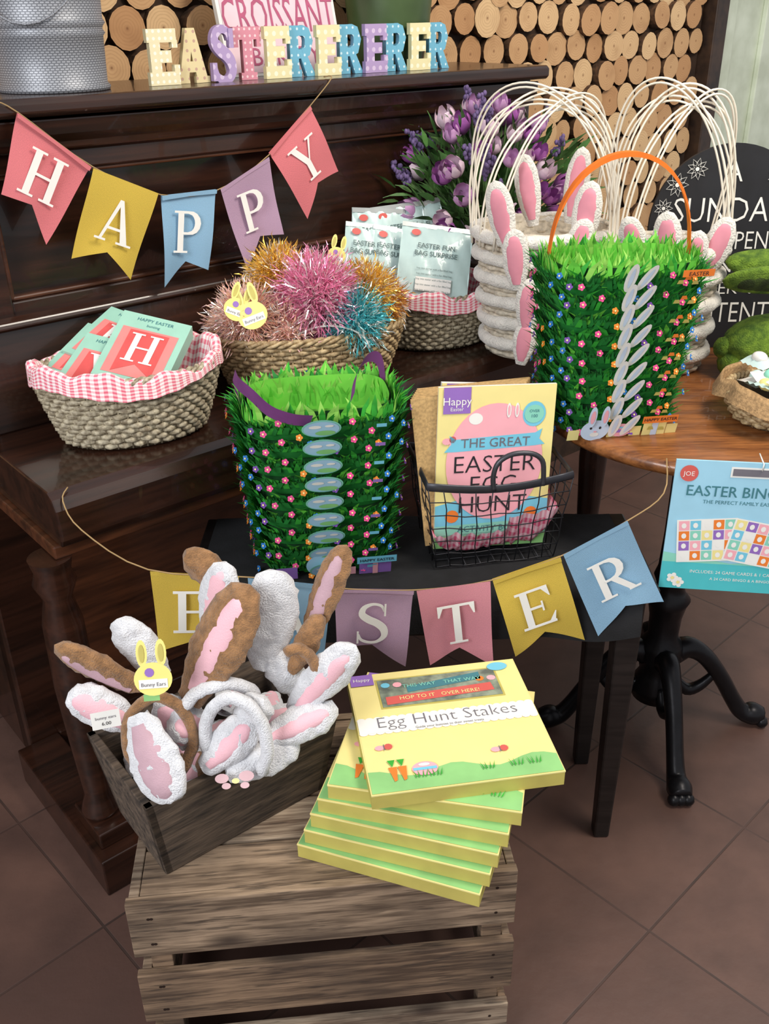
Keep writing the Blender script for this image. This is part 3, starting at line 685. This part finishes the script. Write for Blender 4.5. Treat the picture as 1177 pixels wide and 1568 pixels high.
for cx,cy,cz in ((-.22,1.735,.915),(-.10,1.73,.905)):
    b.tube([(cx+.075*math.cos(t),cy+.01,cz-.02+.045*math.sin(t)) for t in [i*math.pi/16 for i in range(17)]],.0018,white,6)
bunnytag(b,frame((-.235,1.695,.965),(1,.1,.35),(-.1,.5,1)),1.15)
bunnytag(b,frame((-.265,1.70,.975),(1,.1,-.45),(.2,.5,1)),.95)
bunnytag(b,frame((-.085,1.83,1.04),(1,-.1,-.2),(0,.3,1)),.75)
b.done('tinsel_headband_pile')
# ---------------------------------------------------------------- grass felt baskets
def grass_basket(name,c,zb,h,wb,db,wt,dt,yaw,layers,kind):
    b=B(); M0=T(c[0],c[1],zb)@RZ(yaw); b.M=M0
    def per(u,w,d,r=.25):
        t=u*6.28318; cx,sy=math.cos(t),math.sin(t); e=.55
        return V((w/2*math.copysign(abs(cx)**e,cx),d/2*math.copysign(abs(sy)**e,sy),0))
    def dims(f): return wb+(wt-wb)*f,db+(dt-db)*f
    K=720; P=[per(i/K,wb,db) for i in range(K+1)]; acc=[0]
    for i in range(K): acc.append(acc[-1]+(P[i+1]-P[i]).length)
    def even(q):
        tgt=(q%1)*acc[-1]; lo,hi=0,K
        while hi-lo>1:
            mid=(lo+hi)//2
            if acc[mid]<tgt: lo=mid
            else: hi=mid
        return lo/K
    def pnt(q,w,d):
        u=even(q); p=per(u,w,d); t_=per(u+.004,w,d)-per(u-.004,w,d)
        t_.normalize(); return p,t_,V((t_.y,-t_.x,0))
    def shell(u,v):
        w,d=dims(v); p=per(u,w-.018,d-.018); p.z=v*h; return p
    b.grid(shell,64,6,gsh)
    b.grid(lambda u,v:(lambda p:(p.x*.97,p.y*.97,h*.55+(h*.46)*v))(per(u,*[q-.018 for q in dims(.6+.4*v)])),64,3,gin)
    b.flat([tuple(per(i/48,wb+(wt-wb)*.6-.02,db+(dt-db)*.6-.02).xy) for i in range(48)],h*.58,gin)
    b.flat([tuple(per(i/48,wb-.012,db-.012).xy) for i in range(48)],.001,gin)
    store={m_:([],[]) for m_ in (g1,g2,g3,g4)}
    def blade(p,n_,t_,L,w,lean,side,m_):
        vs,fs=store[m_]; k=len(vs); up=V((0,0,1))
        q1=p+n_*lean*L*.35+up*L*.5+t_*side*L*.4; q2=p+n_*lean*L+up*L*.86+t_*side*L
        ww=t_*w; vs+= [p-ww,p+ww,q1+ww*.95,q1-ww*.95,q2]; fs+=[(k,k+1,k+2,k+3),(k+3,k+2,k+4)]
    lh=h/layers
    for k in range(layers):
        b.M=M0
        f=(k+.3)/layers; w,d=dims(f); z=h*f
        NT=76; vs=[];fs=[]
        for j in range(NT*2):
            p,t_,n_=pnt(j/(NT*2),w,d); tooth=lh*.55 if j%2 else lh*.05
            tooth*=R(.8,1.25)
            vs+=[V((0,0,z-min(lh*.7,z)))+p-n_*.006,V((0,0,z+.0))+p+n_*.006,V((0,0,z+tooth))+p+n_*(.012+tooth*.45)+t_*R(-.002,.002)]
        n3=NT*2
        for j in range(n3):
            jj=(j+1)%n3; fs+=[(3*j,3*jj,3*jj+1,3*j+1),(3*j+1,3*jj+1,3*jj+2,3*j+2)]
        b.add(vs,fs,g2)
        for sub,nb in ((0,84),(1,84)):
            for j in range(nb):
                p,t_,n_=pnt((j+.5*sub+R(-.3,.3))/nb,w+.010,d+.010)
                p.z=z+R(-.004,.003)-.006*(1-sub)-.002
                blade(p,n_,t_,R(.024,.040),R(.0034,.0054),R(.4,.7) if sub else R(.65,.95),random.choice((-1,1))*R(.15,.85),random.choice([g1,g1,g3,g2] if sub else [g1,g2,g2]))
        if k==layers-1:
            for j in range(120):
                p,t_,n_=pnt(j/120,*dims(1)); p.z=h-.016
                blade(p*.985,n_,t_,R(.034,.052),R(.004,.0055),R(-.15,.3),R(-.5,.5),random.choice([g3,g3,g1,g4]))
            for rw in range(3 if kind!='egg' else 2):
                for j in range(90):
                    p,t_,n_=pnt(j/90+.003*rw,*[q-.02-.006*rw for q in dims(1)]); p.z=h-.045-.014*rw if kind=='egg' else h-.03-.012*rw
                    if kind=='egg' and p.y<0: continue
                    blade(p,n_,t_,R(.045,.068),R(.0028,.0045),R(-.25,.05),R(-.4,.4),g4 if rw%2==0 else g3)
        nf=40
        for j in range(nf):
            w2,d2=dims(f); p,t_,n_=pnt((j+.3*math.sin(j*5))/nf,w2+.036,d2+.036)
            p.z=z+.006+.011*math.sin(j*2.4)+R(-.003,.003); fm=fcol[(j*7+j//3)%4]
            if random.random()<.3: continue
            b.M=M0@frame(p+n_*.007+t_*R(-.004,.004),t_,(n_*-.35+V((0,0,1))))
            rr_=.0056
            for q in range(5): an=q*1.2566; b.disc(rr_*.6*math.cos(an),rr_*.6*math.sin(an),.0004*(q%3),rr_*.45,rr_*.45,fm,7)
            b.disc(0,0,.0014,rr_*.3,rr_*.3,M_yel,6)
        b.M=M0
        yf=-d/2-.026
        if kind=='egg':
            b.M=M0@frame((-w*.02,yf-.008,z+.006),(1,0,0),(0,-.55,1))
            b.disc(0,.006,0,.031,.021,M_mint,24); b.disc(0,.006,.001,.028,.018,eggb,24); b.disc(.006,-.003,.0016,.016,.006,M_green,14); b.disc(-.010,.012,.0016,.010,.004,white,12); b.disc(.012,.014,.0020,.007,.003,white,12)
            b.M=M0@frame((w*.36,yf,z+.004),(1,0,0),(0,-.35,1)); b.rect(-.009,0,.007,.007,.001,M_pur if k%2 else M_blue)
        else:
            b.M=M0@frame((-w*.08,yf-.006,z+.004),(1,0,0),(0,-.45,1))
            for i_,(sx_,tl_,ln_) in enumerate(((-.009,-.08,.027),(.009,-.42,.024))):
                n=16; b.flat([(sx_+.0095*math.cos(6.283*i/n)-tl_*(ln_*math.sin(6.283*i/n)+ln_),.014+ln_*math.sin(6.283*i/n)) for i in range(n)],.001+.001*i_,white)
                b.flat([(sx_+.0035*math.cos(6.283*i/n)-tl_*(ln_*.7*math.sin(6.283*i/n)+ln_),.014+ln_*.7*math.sin(6.283*i/n)) for i in range(n)],.0016+.001*i_,bunb)
            for tx_,cc in ((.24,M_yel2),(.34,M_yel2),(.29,M_or)):
                b.M=M0@frame((w*tx_,yf-.004,z+.004+.004*math.sin(tx_*50)),(1,0,0),(0,-.35,1)); b.flat([(-.006,0),(.006,0),(.003,.007),(-.004,.007)],.001,cc)
    b.M=M0
    w,d=dims(.02); zf=-d/2-.016
    b.M=M0@frame((0,zf,0),(1,0,0),(0,-.3,1))
    if kind=='egg':
        b.disc(-.01,.03,.006,.030,.026,eggb,24); b.rect(.05,.0,.105,.04,.006,M_pur); b.rect(.073,.0,.082,.04,.007,M_pink); b.rect(.045,.036,.112,.052,.016,M_blue)
        b.text('HAPPY EASTER',.0088,black,.0785,.041,.017,bold=.01); b.rect(-.09,.002,-.055,.03,.006,M_pur); b.rect(.02,.002,.044,.02,.006,M_pink)
    else:
        b.disc(-.055,.022,.012,.025,.022,bunb,24); b.disc(-.055,.014,.013,.008,.005,white,12); b.disc(-.063,.028,.013,.0022,.003,black,8); b.disc(-.047,.028,.013,.0022,.003,black,8); b.disc(-.055,.021,.014,.003,.002,M_pink,8)
        for x in (-.066,-.044): b.disc(x,.056,.018,.007,.022,bunb,14); b.disc(x,.056,.019,.004,.014,M_pink,12)
        for x in (-.09,-.02,.02,.085): b.rect(x-.010,.0,x+.010,.022,.008,M_yel)
        b.disc(-.008,.018,.011,.019,.014,M_pink,20); b.rect(-.024,.014,.008,.020,.012,M_pur); b.rect(-.022,.023,.006,.026,.012,M_blue)
        b.rect(.032,.0,.073,.034,.010,M_yel); b.rect(.047,0,.058,.034,.011,bunb); b.rect(.022,.038,.084,.053,.022,M_or); b.text('HAPPY EASTER',.0088,black,.053,.043,.023,bold=.01)
        b.M=M0@frame((wt*.32,-dt/2-.040,h-.006),(1,0,0),(0,-.2,1)); b.rect(-.026,0,.026,.012,.004,M_or); b.text('EASTER',.010,black,0,.002,.005)
    b.M=M0
    for m_,(vs,fs) in store.items(): b.add(vs,fs,m_)
    if kind=='egg':
        hm=mat('handle_purple_felt',(116,56,118),.8)
        b.ribbon(crs([(-.125,.05,h-.05),(-.134,.02,h+.03),(-.128,-.04,h+.040),(-.108,-.08,h+.034),(-.082,-.108,h+.016),(-.05,-.122,h+.006),(-.02,-.124,h+.002)],5),(.003,-.006,.011),hm)
        b.ribbon(crs([(.120,.06,h-.03),(.112,.055,h+.03),(.090,.045,h+.04),(.068,.03,h+.015),(.060,.02,h-.02)],5),(.004,.0,.009),hm)
    else:
        hm=mat('handle_orange_felt',(240,120,30),.8)
        b.ribbon([(-wt/2*.98*math.cos(t),0.0,h-.02+.185*math.sin(t)**.8) for t in [i*math.pi/24 for i in range(25)]],(0,.008,.0),hm)
        b.ribbon([(-wt/2*.98*math.cos(t),-.008,h-.024+.185*math.sin(t)**.8) for t in [i*math.pi/24 for i in range(25)]],(0,.0,.004),hm)
    return b.done(name,yaw=yaw)
eggb=mat('egg_pale_blue',(168,206,232),.6,var=.05); bunb=mat('bunny_pale_blue',(206,222,242),.6,var=.04)
grass_basket('felt_grass_basket',(-.108,1.478),.6,.295,.20,.15,.258,.180,8,9,'egg')
grass_basket('felt_grass_basket',(.398,1.60),.8005,.285,.185,.15,.250,.180,8,9,'bun')
# ---------------------------------------------------------------- wire basket
wire=mat('dark_wire',(58,58,62),.4,.7); band=mat('dark_metal_band',(74,74,80),.4,.6)
b=B(); WBM=T(.18,1.488,.6005)@RZ(9); b.M=WBM
BH=.158
def wb(x,y,f):
    k=1+.18*f; return V((x*k,y*k,.002+BH*f))
hw,hd=.105,.072
per=[(-hw,-hd),(hw,-hd),(hw,hd),(-hw,hd)]
for f in [i/6 for i in range(7)]: 
    pts=[]
    for i in range(4):
        p,q=per[i],per[(i+1)%4]
        for j in range(8): t=j/8; pts.append(wb(p[0]+(q[0]-p[0])*t,p[1]+(q[1]-p[1])*t,f)+V((0,0,-.012*f*(math.sin(t*3.14) if i in (0,2) else 0)+(.002*math.sin(j*2)))))
    b.tube(pts,.0011,wire,5,closed=True)
for i in range(4):
    p,q=per[i],per[(i+1)%4]; nn=9 if i%2==0 else 6
    for j in range(nn):
        t=j/nn; x,y=p[0]+(q[0]-p[0])*t,p[1]+(q[1]-p[1])*t; sg=math.sin(t*3.14)*.012 if i in (0,2) else 0
        b.tube([wb(x,y,g)+V((.002*math.sin(g*9+j),0,-sg*g)) for g in (0,.25,.5,.75,1)],.0011,wire,5)
for j in range(1,8): x=-hw+2*hw*j/8; b.tube([wb(x,-hd,0),wb(x,hd,0)],.0011,wire,5)
for j in range(1,6): y=-hd+2*hd*j/6; b.tube([wb(-hw,y,0),wb(hw,y,0)],.0011,wire,5)
pts=[]
for i in range(4):
    p,q=per[i],per[(i+1)%4]
    for j in range(10): t=j/10; pts.append(wb(p[0]+(q[0]-p[0])*t,p[1]+(q[1]-p[1])*t,1)+V((0,0,.004-.014*(math.sin(t*3.14) if i in (0,2) else 0))))
b.tube(pts,.0078,band,8,closed=True,ref=(0,0,1),sy=.25)
for sy_,x_ in ((-1,.03),(1,.03)):
    y_=sy_*hd*1.18
    b.tube(crs([(x_-.042,y_,BH-.010),(x_-.044,y_,BH+.015),(x_-.036,y_-.0,BH+.04),(x_-.012,y_,BH+.053),(x_+.02,y_,BH+.051),(x_+.038,y_,BH+.037),(x_+.042,y_,BH+.012),(x_+.042,y_,BH-.008)],4),.0045,band,8)
b.done('wire_basket',yaw=9)
b=B(); b.M=WBM
tis=gingham('pink_gingham_tissue',(250,206,214),(222,84,122),.009)
def ts(u,v):
    x=(u-.5)*2*.100*(1.0+.1); y=(v-.5)*2*.068*1.05
    e=max(abs(u-.5),abs(v-.5))*2
    return (x,y,.008+.050*e**4*(1.0 if u<.6 else 1.2+.5*u)+.018*abs(noise.noise(V((x*40,y*40,3))))+.007*noise.noise(V((x*90,y*90,1))))
b.grid(ts,60,44,tis,True,.24,.17); b.done('gingham_tissue_paper',yaw=9)
b=B()
pg=mat('kraft_page_edges',(206,168,112),.8,var=.2,vs=200)
def book(M,w,h,t,cov):
    b.M=M; b.box(0,0,-t,w,h,-.0006,pg if not cov else white); b.box(-.0006,0,-.0006,w,h,.0,M_yel if cov else pg)
    if not cov: return
    z=.0005
    b.rect(0,0,w,h,z,M_yel); b.rect(0,0,w,.022,3*z,M_green); b.rect(0,.0,w,.045,2*z,M_mint); b.flat([(0,.04),(w,.045),(w,.085),(w*.8,.092),(w*.5,.08),(w*.2,.09),(0,.08)],2.5*z,M_blue)
    b.disc(w*.5,h*.54,3.5*z,w*.42,h*.36,M_pink,40)
    b.rect(w*.04,h-.045,w*.27,h,4*z,M_pur); b.text('Happy',.019,white,w*.155,h-.03,5*z); b.text('Easter',.009,white,w*.155,h-.04,5*z)
    b.disc(w*.32,h-.055,4*z,.012,.010,white); b.disc(w*.82,h-.05,4*z,.02,.022,M_blue); b.disc(w*.82,h-.05,5*z,.017,.016,M_mint); b.text('OVER',.007,M_teal,w*.82,h-.047,6*z); b.text('100',.008,M_teal,w*.82,h-.056,6*z)
    b.flat([(w*.10,h-.083),(w*.16,h-.090),(w*.84,h-.083),(w*.90,h-.076),(w*.88,h-.094),(w*.93,h-.104),(w*.84,h-.106),(w*.16,h-.112),(w*.06,h-.112),(w*.12,h-.098)],4*z,M_blue)
    b.text('THE GREAT',.023,M_grey,w*.5,h-.105,5*z)
    for i,tx in enumerate(('EASTER','EGG','HUNT')): b.text(tx,.044,black,w*.5,h-.150-i*.037,5*z,sx=1.0,bold=-.010)
    b.flat([(0,h-.266),(w,h-.259),(w,h-.241),(0,h-.248)],4*z,M_mint); b.text('ACTIVITY BOOK',.016,M_teal,w*.5,h-.260,5*z)
    for x in (w*.6,w*.67): b.disc(x,h-.042,5*z,.004,.013,white,10); b.disc(x,h-.042,6*z,.002,.009,M_pink,10)
    for x in (w*.15,w*.85): b.disc(x,.06,4*z,.012,.012,M_or,12)
    b.disc(w*.08,h*.68,4*z,.008,.006,M_pink,10); b.disc(w*.13,h*.69,4*z,.006,.006,M_red,10)
book(WBM@T(-.103,-.040,.0205)@RX(86)@RZ(-2),.200,.290,.006,True)
for i in range(7): book(WBM@T(-.115+.001*i,-.032+i*.0075,.0225)@RX(86)@RZ(5-.5*i),.196,.268,.006,False)
book(WBM@T(-.093,.030,.0225)@RX(84)@RZ(-5),.196,.268,.012,True)
b.done('activity_book_stack',yaw=9)
# ---------------------------------------------------------------- bingo pack
b=B(); b.M=frame((.458,1.345,.592),(1,-.14,-.005),(0.04,.02,1)); w,h=.27,.232
skyb=mat('pack_sky_blue',(164,214,236),.4,var=.04,coat=.3); tq=mat('pack_turquoise',(80,194,200),.4,var=.04,coat=.3)
b.box(0,0,-.004,w,h,0,skyb); z=.0006
b.rect(0,0,w,.05,z,tq); b.flat([(0,.05),(w,.05),(w,.055),(w*.7,.06),(w*.4,.052),(0,.068)],z,M_mint)
b.rect(w/2-.05,h-.026,w/2+.05,h-.008,z,white); b.rect(w/2-.047,h-.023,w/2+.047,h-.011,2*z,M_grey)
b.disc(.022,h-.022,2*z,.014,.014,M_red,20); b.text('JOE',.011,white,.022,h-.026,3*z)
b.text('EASTER BINGO PACK',.026,M_teal,w/2,h-.060,2*z,bold=.005,sx=.92); b.text('THE PERFECT FAMILY EASTER BINGO FUN!',.009,M_teal,w/2,h-.073,2*z)
cols=[M_pink,M_yel,M_or,M_blue,M_pur,M_mint,white]
for gi,(cx,cy,rt) in enumerate(((.065,.092,6),(.145,.09,-9),(.215,.09,5))):
    M1=b.M; b.M=M1@T(cx,cy,.0006*gi)@RZ(rt); b.rect(-.047,-.038,.047,.040,2*z,white)
    for i in range(5):
        for j in range(4): b.rect(-.044+i*.018,-.035+j*.0185,-.044+i*.018+.0165,-.035+j*.0185+.017,2.3*z,cols[(i*3+j*5+int(cx*100))%7]); b.disc(-.036+i*.018,-.0265+j*.0185,2.6*z,.004,.005,white,8)
    b.M=M1
b.text('INCLUDES: 24 GAME CARDS & 1 CALL OUT CARD',.008,white,w/2,.032,3*z); b.text('A 24 CARD BINGO & A BINGO PAD',.007,white,w/2,.02,3*z)
for x,y in ((.02,.02),(.03,.012),(.25,.02)):
    for q in range(5): b.disc(x+.006*math.cos(q*1.257),y+.006*math.sin(q*1.257),(2+.1*q)*z,.004,.004,white,8)
    b.disc(x,y,3*z,.003,.003,M_yel,8)
b.tube([(w/2-.004,h-.012,.002),(w/2-.004,h+.0,.004),(w/2-.004,h+.004,-.03)],.0012,white,5)
b.done('bingo_pack')
# ---------------------------------------------------------------- sunday sign
b=B(); sgk=mat('chalkboard_black',(28,28,33),.6,var=.2); hw=.161
b.M=frame((.712,1.975,.8006),(1,0,0),(0,.06,1))
arch=[(hw*math.cos(t),.252+hw*math.sin(t)) for t in [i*math.pi/28 for i in range(29)]]
b.prism([(-hw,0),(hw,0)]+arch,-.01,0,sgk)
def tx(s_,size,y,sx=1): b.text(s_,size,white,0,y,.0012,sx=sx,bold=-.008)
tx('A',.058,.340); tx('SUNDAY',.070,.262,.84); tx('WELL SPENT',.052,.207,.78); tx('BRINGS',.045,.160); tx('A WEEK OF',.038,.115); tx('CONTENT',.062,.055,.76)
for fx_,fy,s_ in ((-.112,.335,1.1),(-.075,.365,1),(-.135,.29,.9),(-.14,.25,.6),(.09,.35,1)):
    for q in range(9):
        an=q*.698; M1=b.M; b.M=b.M@T(fx_,fy,.0012)@RZ(math.degrees(an))
        b.tube([(.006*s_,0,0),(.012*s_,.004*s_,0),(.021*s_,.0*s_,0),(.012*s_,-.004*s_,0)],.0006,white,4,closed=True)
        b.M=M1
    b.disc(fx_,fy,.0012,.004*s_,.004*s_,white,10)
b.done('sunday_chalkboard_sign',bevel=.001)
# ---------------------------------------------------------------- moss rabbit
moss=mat('green_moss',(112,142,42),.95,var=.5,vs=60,c2=(66,96,26),bump=1,bs=350,bd=.004)
moss2=mat('dark_moss',(62,80,26),.95,var=.4,vs=60,bump=1,bs=350,bd=.004)
b=B()
b.ell((.775,1.79,.862),(.11,.075,.062),moss,48,28,.05); b.ell((.695,1.78,.832),(.035,.04,.032),moss,24,14,.06)
b.ell((.895,1.79,.965),(.05,.045,.05),moss,28,18,.06); b.ell((.935,1.785,.95),(.03,.03,.028),moss,20,12,.05); b.ell((.875,1.79,.91),(.035,.04,.05),moss,20,12,.05)
b.ell((.80,1.765,.815),(.06,.025,.015),moss,20,10,.05); b.ell((.672,1.79,.86),(.022,.022,.022),moss,16,10,.1)
ear(b,(.88,1.765,1.0),(.628,1.74,1.005),.072,moss,moss2,(0,-.75,-.5),.014,inner=.62,jit=.0015)
ear(b,(.88,1.80,1.01),(.650,1.80,1.025),.062,moss,moss,(0,-.75,.6),.015,inner=.6,jit=.0015)
b.done('moss_rabbit')
# ---------------------------------------------------------------- burlap basket
bl=mat('burlap_cloth',(184,148,104),.95,var=.25,vs=200,bump=.6,bs=500)
wicker('small_wicker_bowl',(.705,1.565),.8004,.055,.075,.07,.098,.092,0,wicker_b,rows=5,stakes=18)
b=B(); b.M=T(.705,1.565,.8004)
def bf(u,v):
    t=u*6.28318; k=v; ru=1+.05*math.sin(t*5+1)+.03*math.sin(t*11)
    r_=.072+.032*math.sin(min(k*1.3,1)*1.57) if k<.75 else .104+.014*(k-.75)*4; z=.012+.065*min(k/.75,1) if k<.75 else .077-.032*(k-.75)*4
    return (r_*ru*math.cos(t),r_*ru*math.sin(t),z+.006*math.sin(t*4))
b.grid(bf,70,12,bl)
cel=mat('clear_wrap',(238,234,228),.15,var=.08,coat=.5)
for i in range(16):
    an=i*2.4; r_=.062*math.sqrt(i/16)
    b.M=T(.705+r_*math.cos(an),1.565+r_*math.sin(an),.868+.012*(i%3))@RZ(R(0,180))@RX(R(-30,30)); b.grid(lambda u,v:((u-.5)*.06,(v-.5)*.042,.01*math.sin(u*3.14)*math.sin(v*3.14)+.002*math.sin(u*30)),10,8,random.choice([cel,cel,pch]))
    b.ell((0,0,.008),(.016,.012,.011),random.choice([M_pink,M_yel,M_pur,M_mint,pch,cel]),14,8)
b.done('wrapped_candy_pile')
# ---------------------------------------------------------------- white woolly bunny baskets
wool=mat('white_wool',(238,232,222),.95,var=.08,vs=60,bump=.9,bs=260,sheen=.4,bd=.005); ww=mat('whitewashed_wicker',(218,206,186),.8,var=.2,vs=120)
earp=mat('ear_satin_pink',(232,150,166),.7,var=.08); cane=mat('white_cane',(242,232,214),.6,var=.06)
def bunny_stack(c,zb,h,r0,r1,n,hands,spread,ears,hz,lean=0):
    b=B(); b.M=T(c[0],c[1],zb)
    rows=26
    for i in range(rows):
        f=(i+.5)/rows; r_=r0+(r1-r0)*f; m_=96
        b.tube([((r_+.003*math.sin(16*t+(3.14 if i%2 else 0)))*math.cos(t),(r_*.85+.003*math.sin(16*t+(3.14 if i%2 else 0)))*math.sin(t),.004+f*h) for t in [6.28318*k/m_ for k in range(m_)]],h/rows*.56,ww,5,closed=True)
    for i in range(n):
        f=(i+.8)/n; r_=r0+(r1-r0)*f+.006
        pts=[];rd_=[]
        for k in range(90):
            t=6.28318*k/90; pts.append((r_*math.cos(t),r_*.86*math.sin(t),f*h+.002*math.sin(t*3+i))); rd_.append(.013+.003*noise.noise(V((math.cos(t)*5,math.sin(t)*5,i*3.3))))
        b.tube(pts,.017,wool,12,closed=True,rad=rd_)
    b.lathe([(0,h*.7),(r1*.9,h*.7),(r1*.93,h)],ww,32,sy=.86,cap=False); b.lathe([(0,.001),(r0,.001),(r0,.006)],ww,32,sy=.86,cap=False)
    for (ex,ey,ez,tl,w_,L) in ears:
        ear(b,(ex,ey,ez),(ex+math.sin(math.radians(tl))*L,ey-.005,ez+math.cos(math.radians(tl))*L),w_,wool,earp,(-.35,-1,.1),.010,inner=.66,jit=.0012)
    for i in range(hands):
        yw=spread[0]+(spread[1]-spread[0])*i/(hands-1); rr_=r1*1.04; hh_=hz-.010*((i*3)%hands); off=.026*(i-(hands-1)/2)
        for dd in (0,.008):
            pts=[]
            for q in range(37):
                t=math.pi*q/36; x=-(rr_+dd)*math.cos(t)*(1+.14*math.sin(t)); z=(hh_+dd)*math.sin(t)**.8
                pts.append((x*math.cos(math.radians(yw))+off*math.sin(t),x*math.sin(math.radians(yw)),h-.03+z))
            b.tube(pts,.0021,cane,6)
    return b.done('bunny_wool_basket_stack')
bunny_stack((.335,1.985),.8006,.26,.105,.135,6,5,(-30,40),
  [(-.085,-.10,.235,-14,.054,.135),(-.065,-.118,.16,-6,.054,.12),(-.045,-.122,.075,2,.052,.11),(-.05,-.118,.005,5,.048,.095),(.055,-.11,.235,5,.056,.13),(.035,-.12,.18,12,.054,.12),(-.03,-.05,.27,-12,.05,.14),(.055,.02,.26,6,.05,.15)],.290)
bunny_stack((.560,1.865),.8006,.25,.085,.10,5,5,(-30,30),
  [(-.02,-.08,.20,-8,.054,.125),(.05,-.075,.20,16,.052,.115),(.015,-.085,.17,6,.048,.12),(-.06,-.06,.20,-22,.05,.12)],.312)
# ---------------------------------------------------------------- flower vase
b=B(); FC=V((.250,2.27,.79)); b.M=T(*FC)
vz=mat('brown_pot',(96,70,52),.6,var=.3)
b.lathe([(0,.001),(.045,.001),(.055,.02),(.062,.1),(.056,.13),(.062,.14),(.055,.14),(.05,.12),(0,.11)],vz,28)
tul=[mat('tulip_lilac',(212,160,208),.5,var=.2,vs=60),mat('tulip_purple',(176,100,178),.5,var=.2,vs=60),mat('tulip_pale',(236,208,222),.5,var=.15,vs=60)]
lav=mat('lavender_dark',(112,92,138),.8,var=.3,vs=90); stm=mat('flower_stem',(84,120,60),.7,var=.3,vs=50); lf=mat('flower_leaf',(82,130,62),.6,var=.35,vs=30)
def leafb(o,d,L,w,m):
    d=V(d).normalized(); s_=d.cross(V((R(-1,1),R(-1,1),R(-1,1)))).normalized()
    vs=[]
    for k in range(5):
        t=k/4; c0=V(o)+d*L*t+V((0,0,-.25*L*t*t)); ww_=w*math.sin(min(t*1.1+.12,1)*3.0)
        vs+=[c0-s_*ww_,c0+s_*ww_]
    b.add(vs,[(2*k,2*k+1,2*k+3,2*k+2) for k in range(4)],m,True)
def tulip(p,d,s_,m):
    d=V(d).normalized(); x=d.orthogonal().normalized(); y=d.cross(x)
    for layer in (0,1):
        for q in range(3):
            an=q*2.094+layer*1.047; ca,sa=math.cos(an),math.sin(an)
            def fn(u,v,ca=ca,sa=sa,layer=layer):
                ph=(u-.5)*1.9*(1-v*.75); r_=s_*(.15+.42*math.sin(v*2.5))*(1-.1*layer)
                c_=math.cos(ph);s2=math.sin(ph)
                return V(p)+x*r_*(ca*c_-sa*s2)+y*r_*(sa*c_+ca*s2)+d*s_*1.25*v
            b.grid(fn,5,6,m)
base0=V((0,0,.12)); cen=V((0,0,.31))
for i in range(66):
    th=R(0,6.28); ph=R(-.45,1.35); rad_=V((.180*math.cos(ph)*math.cos(th),.12*math.cos(ph)*math.sin(th)-.03,.175*math.sin(ph)))
    if i%3!=2: rad_*=R(.75,1.0)
    p=cen+rad_+V((-.01,0,-.01)); d=(p-V((0,0,.15))).normalized()
    if p.y>.085: p.y=.085
    b.tube([base0,base0.lerp(p,.5)+V((0,0,.02)),p],.0022,stm,5)
    if i%3!=2: tulip(p,d+V((0,-.4,0)),R(.032,.046),tul[(i*5//3)%3])
    else:
        for k in range(22):
            q=p+d*(k/24*.05)+V((R(-1,1),R(-1,1),R(-1,1)))*.007; b.ell(tuple(q),(.0045,.0045,.006),lav,6,4)
for i in range(760):
    th=R(0,6.28); ph=R(-.9,1.2); rr_=R(.3,1.05); p=cen+V((.21*rr_*math.cos(ph)*math.cos(th),.11*rr_*math.cos(ph)*math.sin(th)-.03,.17*rr_*math.sin(ph)-.03))
    if p.y>.07: p.y=.07
    d=(p-V((0,0,.15))).normalized()+V((R(-.5,.5),R(-.5,.2),R(-.3,.5))); leafb(p,d,R(.04,.085),R(.003,.009),lf if i%3 else stm)
for (x,y,z) in ((-.045,-.15,.225),(.03,-.155,.20),(.02,-.15,.27),(-.09,-.12,.18),(.07,-.14,.25)):
    for q in range(6):
        an=q*1.047; d=V((math.cos(an),-.45,math.sin(an))); leafb(V((x,y,z)),d,.048,.012,tul[2] if z>.19 else tul[0])
    b.ell((x,y-.008,z),(.005,.008,.005),M_yel,8,5)
b.done('artificial_flower_arrangement')
# ---------------------------------------------------------------- camera
H=1.45; cd=bpy.data.cameras.new('camera'); cam=bpy.data.objects.new('camera',cd); sc.collection.objects.link(cam)
cam.matrix_world=T(0,0,H)@RX(90-27.8)@RZ(-.8)
cd.sensor_fit='VERTICAL'; cd.angle=2*math.atan(784/1450.); cd.clip_start=.02
sc.camera=cam
# ---------------------------------------------------------------- lights
def area(name,loc,tgt,size,en,col):
    l=bpy.data.lights.new(name,'AREA'); l.shape='RECTANGLE'; l.size=size[0]; l.size_y=size[1]; l.energy=en; l.color=col
    o=bpy.data.objects.new(name,l); sc.collection.objects.link(o); o.location=loc
    o.rotation_euler=(V(tgt)-V(loc)).to_track_quat('-Z','Y').to_euler()
area('window_light',(-1.7,-1.2,2.3),(0,1.4,.6),(1.3,1.5),78,(.96,.98,1))
area('ceiling_lamp_light',(1.2,1.0,2.75),(.6,1.9,.6),(.8,.8),48,(1,.92,.80))
w=bpy.data.worlds.new('world'); sc.world=w; w.use_nodes=True; bg=w.node_tree.nodes['Background']; bg.inputs[0].default_value=(.94,.96,1,1); bg.inputs[1].default_value=.6
